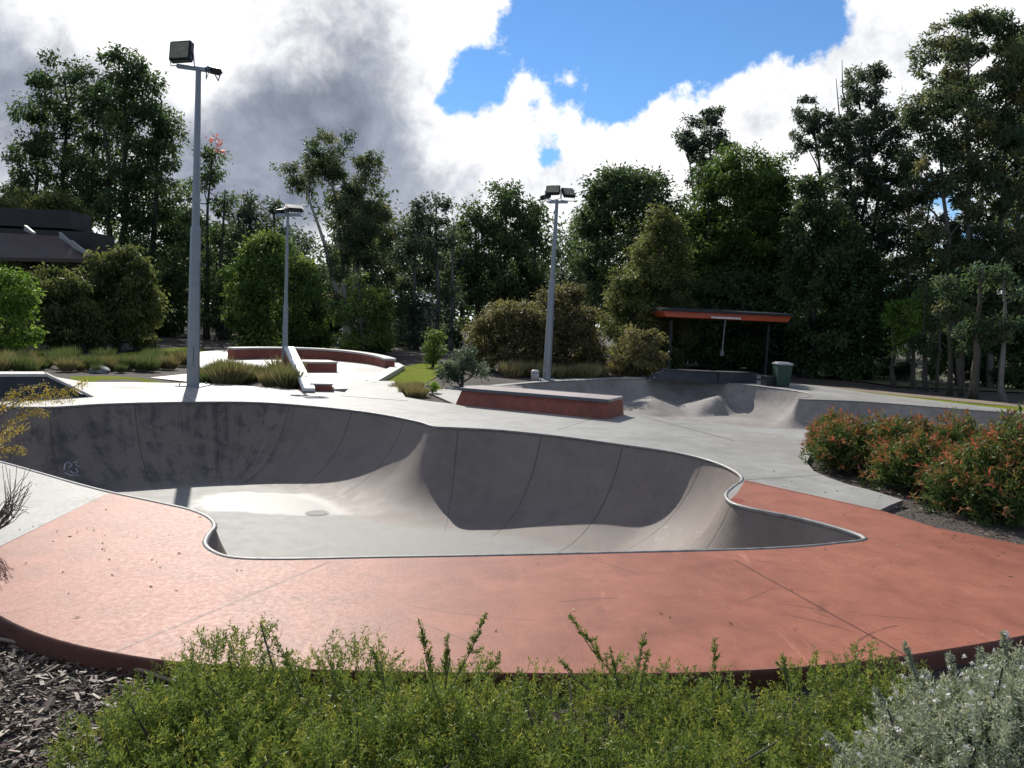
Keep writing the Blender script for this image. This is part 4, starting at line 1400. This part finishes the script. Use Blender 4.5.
bn0 = G(781, 386.5)
bi = empty("wheelie_bin", tuple(bn0), "dark green wheelie bin with a pale grey lid beside the charcoal block", "bin")
bi.scale = (.8, .8, .86)
gb = simple("dark_green_plastic", (.010, .042, .028), .5)
mb = MB()
mb.hull([(-.24, -.26, .03), (.24, -.26, .03), (.24, .26, .03), (-.24, .26, .03)], [(-.30, -.34, .82), (.30, -.34, .82), (.30, .34, .82), (-.30, .34, .82)])
mb.box((0, -.34, .80), (.62, .05, .06), bevel=.01)
mb.build("body", gb, bi)
mb = MB()
mb.box((0, 0, .86), (.66, .74, .06), bevel=.025)
mb.box((0, .05, .90), (.50, .55, .05), bevel=.02)
mb.build("lid", simple("pale_grey_plastic", (.42, .43, .44), .4), bi)
for s_ in (-1, 1):
    MB().tube([(s_ * .27 - .03, .27, .1), (s_ * .27 + .03, .27, .1)], .1, 14).build("wheel", dark_steel, bi)

# ------------------------------------------------------------------ building on the far left
yb = 31.0


def W(px, py, dy=0):
    return Vector(P(px, py, yb + dy))


c_b = W(40, 300)
bd_ = empty("park_building", (c_b.x, yb + 3, 0), "low brown building with stepped dark flat roofs among the trees", "building")
ob = Vector((c_b.x, yb + 3, 0))
roof_dark = simple("dark_roof_sheet", (.016, .013, .013), .55, .0, .2, 1.2)
roof_brown = simple("brown_roof_sheet", (.055, .034, .026), .6, .0, .25, 1.0)
wall_m = simple("dark_brown_brick", (.06, .04, .03), .85, .0, .3, 8)


def slabroof(pa, pb, ytop, ybot, d0, d1, name, mt, lift=.0):
    a, b = W(pa, ytop, d0) - ob, W(pb, ytop, d0) - ob
    a2, b2 = W(pa, ybot, d0) - ob, W(pb, ybot, d0) - ob
    z1 = (a.z + b.z) / 2
    z0 = (a2.z + b2.z) / 2
    mb = MB()
    mb.hull([(a.x, a.y, z0), (b.x, a.y, z0), (b.x, a.y + d1, z0), (a.x, a.y + d1, z0)], [(a.x, a.y, z1), (b.x, a.y, z1), (b.x, a.y + d1, z1 + lift), (a.x, a.y + d1, z1 + lift)])
    return mb.build(name, mt, bd_)


slabroof(-90, 70, 207, 225, 1.6, 1.6, "roof", roof_dark)
slabroof(-90, 92, 228, 248, 1.0, 1.8, "roof", roof_dark)
e0, e1, e2, e3 = W(-60, 256, -.6) - ob, W(92, 259, -.6) - ob, W(58, 236, .9) - ob, W(-60, 229, .9) - ob
mb = MB()
mb.hull([(e0.x, e0.y, e0.z - .14), (e1.x, e1.y, e1.z - .14), (e2.x, e2.y, e2.z - .14), (e3.x, e3.y, e3.z - .14)], [tuple(e0), tuple(e1), tuple(e2), tuple(e3)])
lr = mb.build("lower_roof", roof_brown, bd_)
white_t = simple("white_trim", (.25, .24, .23), .6)
for (pa, pb) in (((59, 235), (70, 243)), ((70, 243), (93, 258)), ((24, 228), (33, 233))):
    a, b = W(*pa, .2 if pa[0] < 60 else -.1) - ob, W(*pb, -.65 if pb[0] > 80 else .1) - ob
    mb = MB()
    mb.hull([tuple(a + Vector((0, 0, -.10))), tuple(b + Vector((0, 0, -.06))), tuple(b + Vector((.05, .1, -.06))), tuple(a + Vector((.05, .1, -.10)))],
            [tuple(a + Vector((0, 0, .12))), tuple(b + Vector((0, 0, .03))), tuple(b + Vector((.05, .1, .03))), tuple(a + Vector((.05, .1, .12)))])
    mb.build("trim", white_t, lr)
wz = (e0.z + e1.z) / 2 - .2
mb = MB()
mb.box(((e0.x + e1.x) / 2 - .5, 1.75, wz / 2), ((e1.x - e0.x) - 1.3, 2.0, wz), bevel=.01)
mb.build("wall", wall_m, bd_)
for k_ in range(4):
    f = MB().box((e1.x - 1.2 - k_ * 1.5, .74, 1.5), (.9, .06, 1.1)).build("window", dark_steel, bd_)
    MB().box((e1.x - 1.2 - k_ * 1.5, .70, 1.5), (.78, .03, .98)).build("pane", lens_m, f)
# pale shed glimpsed between the trees
q = P(402, 302, 58)
sd_ = empty("distant_shed", (q[0], 59, 0), "pale roofed shed glimpsed through the dark trees", "shed")
MB().box((0, 0, 1.4), (5, 4, 2.8)).build("wall", simple("cream_wall", (.32, .33, .30), .8), sd_)
MB().hull([(-2.8, -2.4, 2.8), (2.8, -2.4, 2.8), (2.8, 2.4, 2.8), (-2.8, 2.4, 2.8)], [(-2.8, -.1, 3.7), (2.8, -.1, 3.7), (2.8, .1, 3.7), (-2.8, .1, 3.7)]).build("roof", simple("pale_roof", (.5, .5, .52), .4, .3), sd_)

# ------------------------------------------------------------------ tussocks, rocks, groundcover in the beds


def tussock_mesh(nm, n, h, spread, leaf):
    th = rng.uniform(0, 2 * math.pi, n)
    r0 = rng.random(n) ** .6 * spread * .35
    pos = np.stack([r0 * np.cos(th), r0 * np.sin(th), np.zeros(n)], 1)
    th2 = th + rng.normal(0, .5, n)
    lean = rng.uniform(.05, .85, n)
    d = np.stack([np.cos(th2) * lean, np.sin(th2) * lean, np.ones(n)], 1)
    L = h * rng.uniform(.55, 1.15, n)
    return leaves_obj(nm, pos, d, L, .022 * (h / .6), rng.normal(.5, .2, n), LEAF[leaf], None, .06)


protos = [tussock_mesh("grass_tussock", 420, .62, .5, 'straw'), tussock_mesh("grass_tussock", 420, .58, .5, 'blade'), tussock_mesh("grass_tussock", 380, .5, .6, 'straw')]
used = set()


def plant(i, x, y, z, s, label, group):
    o = protos[i]
    if i in used:
        o = o.copy()
        COL.objects.link(o)
    used.add(i)
    o.location = (x, y, z)
    o.rotation_euler = (0, 0, rng.uniform(0, 6.28))
    o.scale = (s * rng.uniform(.9, 1.2), s * rng.uniform(.9, 1.2), s)
    tag(o, label, "grass tussock", group)


L1_ = ["straw coloured tussock in the bed round the slender lamp post", "green bladed tussock in the bed round the slender lamp post"]
for k_ in range(44):
    px_, py_ = rng.uniform(200, 297), rng.uniform(374, 388)
    if py_ > 383 + (px_ - 210) * .06:
        py_ -= 6
    g = G(px_, py_)
    i = 0 if rng.random() < .65 else 1
    plant(i, g[0], g[1], -.06, rng.uniform(.5, 1.05), L1_[i], ["straw tussocks", "green tussocks"][i] + " round the slender lamp post")
L2_ = ["straw coloured tussock in the dark planted bed below the weeping trees", "green bladed tussock in the dark planted bed below the weeping trees"]
for k_ in range(60):
    px_, py_ = rng.uniform(-10, 186), rng.uniform(357, 371.5)
    g = G(px_, py_)
    if px_ > 150 and py_ > 370:
        continue
    i = 0 if rng.random() < .3 else 1
    plant(i, g[0], g[1], -.05, rng.uniform(.4, .85), L2_[i], ["straw tussocks", "green tussocks"][i] + " below the weeping trees")
for k_ in range(34):
    px_, py_ = rng.uniform(496, 655), rng.uniform(372.5, 377)
    g = G(px_, py_)
    plant(2, g[0], g[1], -.05, rng.uniform(.7, 1.1), "low straw tussock in the strip behind the rear bowl", "tussocks behind the rear bowl")
for k_ in range(12):
    px_, py_ = rng.uniform(392, 425), rng.uniform(386, 396)
    g = G(px_, py_)
    plant(2, g[0], g[1], -.05, rng.uniform(.4, .6), "low straw tussock between the bank ramp and the lime green plant", "tussocks by the bank ramp")

rock_m = bark("grey_rock", (.12, .12, .12), (.34, .33, .32))
for (px_, py_, s_, lab) in ((100, 371, .17, "grey boulder in the planted bed before the weeping trees"), (392, 392, .10, "small grey boulder beside the bank ramp")):
    g = G(px_, py_)
    bm2 = bmesh.new()
    bmesh.ops.create_icosphere(bm2, subdivisions=3, radius=1)
    sx_, ax_ = rng.uniform(.8, 1.5), rng.normal(size=3)
    for v_ in bm2.verts:
        n_ = v_.co.normalized()
        k2 = 1 + .16 * math.sin(3 * n_.x + ax_[0] * 4) * math.cos(2.5 * n_.y + ax_[1] * 3) + .10 * math.sin(6 * n_.z + 5 * n_.x + ax_[2])
        v_.co = Vector((n_.x * s_ * 1.5 * k2, n_.y * s_ * k2, n_.z * s_ * .7 * k2 + s_ * .25))
    me = bpy.data.meshes.new("boulder")
    bm2.to_mesh(me)
    bm2.free()
    me.materials.append(rock_m)
    o = bpy.data.objects.new("boulder", me)
    COL.objects.link(o)
    o.location = (g[0], g[1], -.05)
    tag(o, lab, "boulder")


# ------------------------------------------------------------------ near shrubs


def shrub(name, label, base, lobes, n, leaf, L, Wd, tone, up=.3, stems=30, cat="shrub", group=None, tipgrad=0.0, zmin=-.06, extra_tip=None):
    """dense shrub: sprays of leaves along stems that fan out to the lobes (centre, radii)"""
    base = np.array(base, float)
    root = empty(name, tuple(base), label, cat, group)
    cs = np.array([l_[0] for l_ in lobes])
    rs = np.array([l_[1] for l_ in lobes])
    wgt = rs.prod(1)
    wgt /= wgt.sum()
    nsp = n // 26
    li = rng.choice(len(lobes), nsp, p=wgt)
    u = unit(rng.normal(size=(nsp, 3)))
    u[:, 2] = np.where(u[:, 2] < -.3, -u[:, 2], u[:, 2])
    rr = rng.random(nsp) ** .30
    lump = 1 + .14 * np.sin(u[:, 0] * 5 + li) * np.cos(u[:, 2] * 6 + u[:, 1] * 4)
    tip = cs[li] + u * rs[li] * (rr * lump)[:, None]
    sd2 = unit(u * .8 + np.array([0, 0, up]) + rng.normal(0, .35, (nsp, 3)))
    sl_ = L * rng.uniform(3.0, 5.5, nsp)
    k = 26
    t = np.tile(np.linspace(0, 1, k), nsp)
    idx = np.repeat(np.arange(nsp), k)
    pos = tip[idx] - sd2[idx] * (sl_[idx] * (1 - t))[:, None] + rng.normal(0, L * .12, (nsp * k, 3))
    dr = sd2[idx] * .75 + rng.normal(0, .65, (nsp * k, 3))
    depth_t = rng.normal(tone, .19, nsp)[idx] + tipgrad * (t - .6) * (rr[idx] > .82) + rng.normal(0, .12, nsp * k)
    pos = pos - base
    pos[:, 2] = np.maximum(pos[:, 2], zmin - base[2])
    LL = L * rng.uniform(.6, 1.2, len(pos))
    leaves_obj("foliage", pos, dr, LL, LL * (Wd / L), depth_t, LEAF[leaf], root)
    mb = MB()
    for i in rng.permutation(nsp)[:stems]:
        tg = tip[i] - base
        s0 = np.array([tg[0] * .25, tg[1] * .25, -.02])
        mb.tube([s0, s0 * .5 + tg * .5 + rng.normal(0, .02, 3), tg], [.010, .007, .003], 5, False)
    mb.build("stems", BARK['dark'], root)
    return root


def shrub_px(px, py, d, rx, ry, rz):
    c = P(px, py, d)
    return ((c[0], c[1], c[2]), (rx, ry, rz))


shrub("red_tipped_shrub", "red tipped shrub nearest the rear bowl, at the outer end of the row", (4.6, 10.3, -.07),
      [shrub_px(842, 452, 10.0, .52, .6, .46), shrub_px(832, 440, 10.6, .36, .45, .42), shrub_px(880, 448, 10.0, .5, .6, .45)], 26000, 'redtip', .075, .019, .38, tipgrad=1.0)
shrub("red_tipped_shrub", "red tipped shrub in the middle of the row beside the grey slab", (5.2, 9.4, -.07),
      [shrub_px(918, 472, 8.9, .60, .7, .50), shrub_px(905, 450, 9.6, .5, .5, .45), shrub_px(960, 455, 9.4, .55, .6, .50)], 30000, 'redtip', .075, .019, .34, tipgrad=1.0)
shrub("red_tipped_shrub", "largest red tipped shrub, nearest the red apron and cut by the picture edge", (5.15, 7.9, -.07),
      [shrub_px(975, 492, 7.9, .60, .6, .56), shrub_px(1010, 505, 7.5, .5, .45, .42), shrub_px(1025, 475, 7.9, .65, .7, .62), shrub_px(1060, 470, 8.3, .7, .7, .65), shrub_px(955, 492, 8.3, .40, .45, .36)], 40000, 'redtip', .075, .019, .34, tipgrad=.95)

# low green shrubs along the camera side of the red apron
cov = [("low fine leaved green shrub at the mulch side, thinning out over the bark chips", (-1.12, 2.72), .34, .45),
       ("low green shrub with two tall feathery sprigs before the red apron", (-.6, 2.80), .66, .70),
       ("low green shrub with one long leaning sprig before the red apron", (.40, 2.80), .66, .70),
       ("low green shrub beside the silver shrub, reaching the red kerb", (1.30, 2.95), .62, .72)]
for (lab, (x, y), rx_, ry_) in cov:
    lb = []
    for k_ in range(16):
        lb.append(((x + ((k_ % 4) / 1.5 - 1 + rng.uniform(-.16, .16)) * .85 * rx_, y + ((k_ // 4) / 1.5 - 1 + rng.uniform(-.16, .16)) * .75 * ry_, -.085 + rng.uniform(-.10, .085)), (.33, .33, .27 + rng.uniform(0, .05))))
    sh_ = shrub("low_shrub", lab, (x, y, -.16), lb, 95000, 'cover', .024, .0062, .48, .8, 60, "shrub", "low green shrubs before the red apron", .25, -.16)
    sp = {1: [((437, 700, 2.85), (420, 622, 2.95)), ((450, 690, 2.9), (486, 615, 3.0)), ((445, 690, 2.9), (447, 635, 3.0)), ((385, 690, 2.9), (372, 648, 3.0)), ((470, 690, 2.9), (500, 655, 3.0)), ((300, 690, 3.0), (275, 638, 3.1)), ((340, 690, 3.0), (330, 660, 3.1))],
          2: [((618, 680, 2.9), (571, 617, 3.0)), ((632, 690, 2.9), (645, 634, 3.0)), ((640, 690, 2.9), (648, 652, 3.0)), ((590, 690, 2.9), (560, 660, 3.0)), ((620, 690, 2.9), (610, 650, 3.0))],
          3: [((713, 700, 2.9), (715, 640, 3.0)), ((790, 690, 3.0), (782, 655, 3.1)), ((850, 690, 3.0), (858, 660, 3.1))], 0: [((240, 700, 3.1), (228, 650, 3.2)), ((215, 700, 3.0), (205, 665, 3.1)), ((75, 765, 2.7), (60, 735, 2.7))]}[cov.index((lab, (x, y), rx_, ry_))]
    bs0 = np.array([x, y, -.16])
    for a_, b_ in sp:
        pp, dd2, tt = [], [], []
        A_, B_ = P(*a_), P(*b_)
        mid_ = (A_ + B_) / 2 + rng.normal(0, .012, 3)
        so_ = MB().tube([A_ - bs0, mid_ - bs0, B_ - bs0], [.0026, .002, .001], 5, False).build("sprig", BARK['dark'], sh_)
        L_ = np.linalg.norm(B_ - A_)
        stems_ = [(A_, B_)]
        for q in range(int(L_ * 26)):
            u_ = rng.uniform(.15, .85)
            s0 = A_ + (B_ - A_) * u_
            stems_.append((s0, s0 + (unit((B_ - A_)[None] / L_ + rng.normal(0, .55, (1, 3)))[0]) * rng.uniform(.03, .075) * (1.2 - u_)))
        for s0, e_ in stems_:
            m_ = max(6, int(np.linalg.norm(e_ - s0) * 600))
            tq = rng.random(m_)[:, None]
            pp.append(s0 + (e_ - s0) * tq - bs0)
            dd2.append(unit(np.repeat((e_ - s0)[None], m_, 0)) * .7 + rng.normal(0, .5, (m_, 3)))
            tt.append(rng.normal(.5, .15, m_))
        leaves_obj("sprig_leaves", np.concatenate(pp), np.concatenate(dd2), .021, .0056, np.concatenate(tt), LEAF['cover'], so_)

# silver rosemary in the near corner
lb = []
for (px_, py_, d_, r_) in ((985, 730, 2.35, .20), (1020, 715, 2.45, .22), (950, 745, 2.3, .17), (1040, 760, 2.2, .24), (905, 745, 2.35, .14), (930, 720, 2.5, .15), (980, 765, 2.15, .2), (880, 770, 2.2, .13)):
    lb.append(shrub_px(px_, py_, d_, r_, r_, r_ * 1.0))
sv_ = shrub("silver_shrub", "silvery grey rosemary with small white flowers in the near corner", (1.55, 2.35, -.16), lb, 70000, 'silver', .019, .0052, .5, 1.1, 70, tipgrad=.3, zmin=-.16)
fl, fd = [], []
svb = np.array([1.55, 2.35, -.16])
for (a_, b_) in (((935, 735, 2.45), (905, 645, 2.6)), ((1010, 720, 2.45), (1004, 632, 2.6)), ((960, 720, 2.45), (950, 655, 2.6)), ((985, 710, 2.45), (980, 650, 2.6)), ((1030, 720, 2.45), (1040, 640, 2.5)), ((900, 740, 2.45), (876, 690, 2.55)), ((915, 730, 2.4), (925, 672, 2.5)), ((850, 765, 2.3), (828, 735, 2.4))):
    A_, B_ = P(*a_), P(*b_)
    pp, dd2, tt = [], [], []
    so_ = MB().tube([A_ - svb, B_ - svb], [.005, .002], 5, False).build("sprig", BARK['grey'], sv_)
    m_ = 420
    tq = rng.random(m_)[:, None] ** .8
    tp = unit((B_ - A_)[None])[0]
    pp.append(A_ + (B_ - A_) * tq - svb)
    dd2.append(tp * .55 + rng.normal(0, .55, (m_, 3)))
    tt.append(rng.normal(.5, .15, m_))
    for q in range(5):
        c_ = A_ + (B_ - A_) * rng.uniform(.3, .95) + rng.normal(0, .012, 3)
        fl.append(np.repeat(c_[None], 8, 0))
        fd.append(rng.normal(size=(8, 3)))
    leaves_obj("sprig_leaves", np.concatenate(pp), np.concatenate(dd2), .020, .0055, np.concatenate(tt), LEAF['silver'], so_)
for k_ in range(120):
    j = rng.integers(0, len(lb))
    u_ = unit(rng.normal(size=(1, 3)) + np.array([0, -.5, .8]))[0]
    c_ = np.array(lb[j][0]) + u_ * np.array(lb[j][1]) * 1.02
    fl.append(np.repeat(c_[None], 9, 0))
    fd.append(rng.normal(size=(9, 3)))
leaves_obj("flowers", np.concatenate(fl) - svb, np.concatenate(fd), .011, .007, rng.random(sum(map(len, fl))), LEAF['white'], sv_)

# twiggy plant at the far left edge of the view
tw = np.array([-3.95, 5.2, -.14])
dp = empty("dry_shrub", tuple(tw), "half bare twiggy shrub with yellow arching sprays at the picture edge", "shrub")
mb = MB()
pp, dd2 = [], []


def arch(pts, r):
    pts = [P(*q) for q in pts]
    c = []
    for i in range(len(pts) - 1):
        for s in np.linspace(0, 1, 5)[:-1]:
            c.append(pts[i] + (pts[i + 1] - pts[i]) * s)
    c.append(pts[-1])
    c = np.array(c)
    c[1:-1] = (c[:-2] + c[1:-1] * 2 + c[2:]) / 4
    mb.tube(c - tw, list(np.linspace(r, r * .4, len(c))), 5, False)
    return c


yel = [[(-60, 500, 5.1), (0, 415, 5.1), (25, 397, 5.1), (50, 390, 5.1), (72, 388, 5.1), (86, 380, 5.0)], [(-60, 500, 5.1), (-10, 410, 5.1), (20, 400, 5.1), (45, 398, 5.1), (70, 397, 5.0)],
       [(-50, 500, 5.0), (-8, 440, 5.0), (12, 420, 5.0), (30, 408, 5.0), (46, 411, 5.0)], [(-50, 520, 5.0), (-15, 470, 5.0), (5, 445, 5.0), (22, 448, 5.0)], [(-60, 480, 5.0), (-20, 430, 5.0), (5, 400, 5.0), (15, 390, 5.0), (45, 383, 4.9)],
       [(-50, 520, 5.1), (-12, 455, 5.1), (8, 432, 5.1), (24, 424, 5.1)]]
for a_ in yel:
    c = arch(a_, .006)
    for i in range(len(c) // 3, len(c)):
        m_ = 26
        pp.append(c[i] + rng.normal(0, .014, (m_, 3)) + np.array([0, 0, -.012]) - tw)
        q = rng.normal(0, .6, (m_, 3))
        q[:, 2] -= .5
        dd2.append(q)
leaves_obj("foliage", np.concatenate(pp), np.concatenate(dd2), .024, .0055, rng.normal(.45, .22, sum(map(len, pp))), LEAF['yellow'], dp)
for k_ in range(44):
    e = (rng.uniform(2, 34), rng.uniform(465, 520))
    arch([(-45, 548, 5.2), (-12 + rng.uniform(-6, 6), 536 + rng.uniform(-4, 4), 5.2), (6 + rng.uniform(-5, 10), 510 + rng.uniform(-12, 14), 5.15), (*e, 5.1)], .004)
mb.build("stems", BARK['grey'], dp)

# ------------------------------------------------------------------ bark chips and the irrigation pipe
nC = 16000
cx = rng.uniform(-3.6, -.6, nC)
cy = rng.uniform(1.9, 4.6, nC)
q = np.stack([cx, cy], 1)
q = q[~inside(q, DECK)]
e2 = np.stack([rng.uniform(3.9, 7.5, 1500), rng.uniform(6.2, 10, 1500)], 1)
q = np.concatenate([q, e2[inside(e2, BED)]])
n = len(q)
z = gz(q) + rng.uniform(.0, .025, n)
th = rng.uniform(0, 6.28, n)
Lc = np.clip(rng.lognormal(-3.35, .55, n), 0.008, .095)
Wc = Lc * rng.uniform(.07, .42, n)
tilt = rng.normal(0, .34, (n, 2))
dx_ = np.stack([np.cos(th), np.sin(th), tilt[:, 0]], 1)
dy2 = np.stack([-np.sin(th), np.cos(th), tilt[:, 1]], 1)
c0 = np.column_stack([q, z])
hgt = np.array([0, 0, .006])
sh4 = rng.uniform(.35, 1.0, (n, 4))
vs = np.empty((n, 8, 3))
for k_, (sx_, sy2) in enumerate(((-1, -1), (1, -1), (1, 1), (-1, 1))):
    b0_ = c0 + dx_ * (sx_ * Lc / 2 * sh4[:, k_])[:, None] + dy2 * (sy2 * Wc / 2 * sh4[:, (k_ + 1) % 4])[:, None]
    vs[:, k_] = b0_
    vs[:, 4 + k_] = b0_ + hgt
fidx = np.array([(4, 5, 6, 7), (0, 1, 5, 4), (1, 2, 6, 5), (2, 3, 7, 6), (3, 0, 4, 7)])
faces = (np.arange(n)[:, None, None] * 8 + fidx[None]).reshape(-1, 4)
cm, nt, bs = newmat("bark_chip")
nt.put(bs.inputs["Base Color"], nt.ramp(nt.attr("tone"), [(0, (.032, .020, .013)), (.5, (.125, .088, .062)), (.85, (.27, .215, .165)), (1, (.46, .40, .34))]))
bs.inputs["Roughness"].default_value = .62
tonec = np.clip(rng.beta(1.5, 1.7, n), 0, 1)
ch = mesh_obj("mulch", vs.reshape(-1, 3), faces, cm, None, False, dict(tone=np.repeat(tonec, 8)))
tag(ch, "loose weathered bark chips on the planting beds", "mulch", kind="stuff")

# fallen leaves and twigs blown over the deck
nl = 420
lx = np.concatenate([rng.uniform(-3.6, -2.2, 90), rng.uniform(-4.5, 5, 200), rng.uniform(3.2, 4.6, 130)])
ly = np.concatenate([rng.uniform(4.3, 6.2, 90), rng.uniform(3.6, 9, 200), rng.uniform(6.0, 9.6, 130)])
lq = np.stack([lx, ly], 1)
ok = (rng.random(len(lq)) < .45) & inside(lq, DECK) & ~inside(lq, BED) & ~inside(lq, LIP)
lq = lq[ok]
ld = rng.normal(size=(len(lq), 3)) * np.array([1, 1, .12])
lo_ = leaves_obj("leaf_litter", np.column_stack([lq, np.full(len(lq), .006)]), ld, rng.uniform(.015, .05, len(lq)), .010, rng.normal(.3, .3, len(lq)), LEAF['straw'], None, .05)
tag(lo_, "small fallen leaves scattered on the concrete", "leaf litter", kind="stuff")
pp3 = catmull([G(-60, 630, -.12), G(0, 644, -.12), G(60, 655, -.12), G(120, 675, -.12), G(165, 690, -.12), G(230, 712, -.13)], .05, False)
pz_ = gz(pp3) + .035
pi = pipe(np.column_stack([pp3, pz_]), .011, "irrigation_pipe", simple("brown_poly_pipe", (.22, .15, .11), .5), None, False)
tag(pi, "thin brown irrigation pipe lying on the bark mulch", "pipe")
for o in protos:
    pass
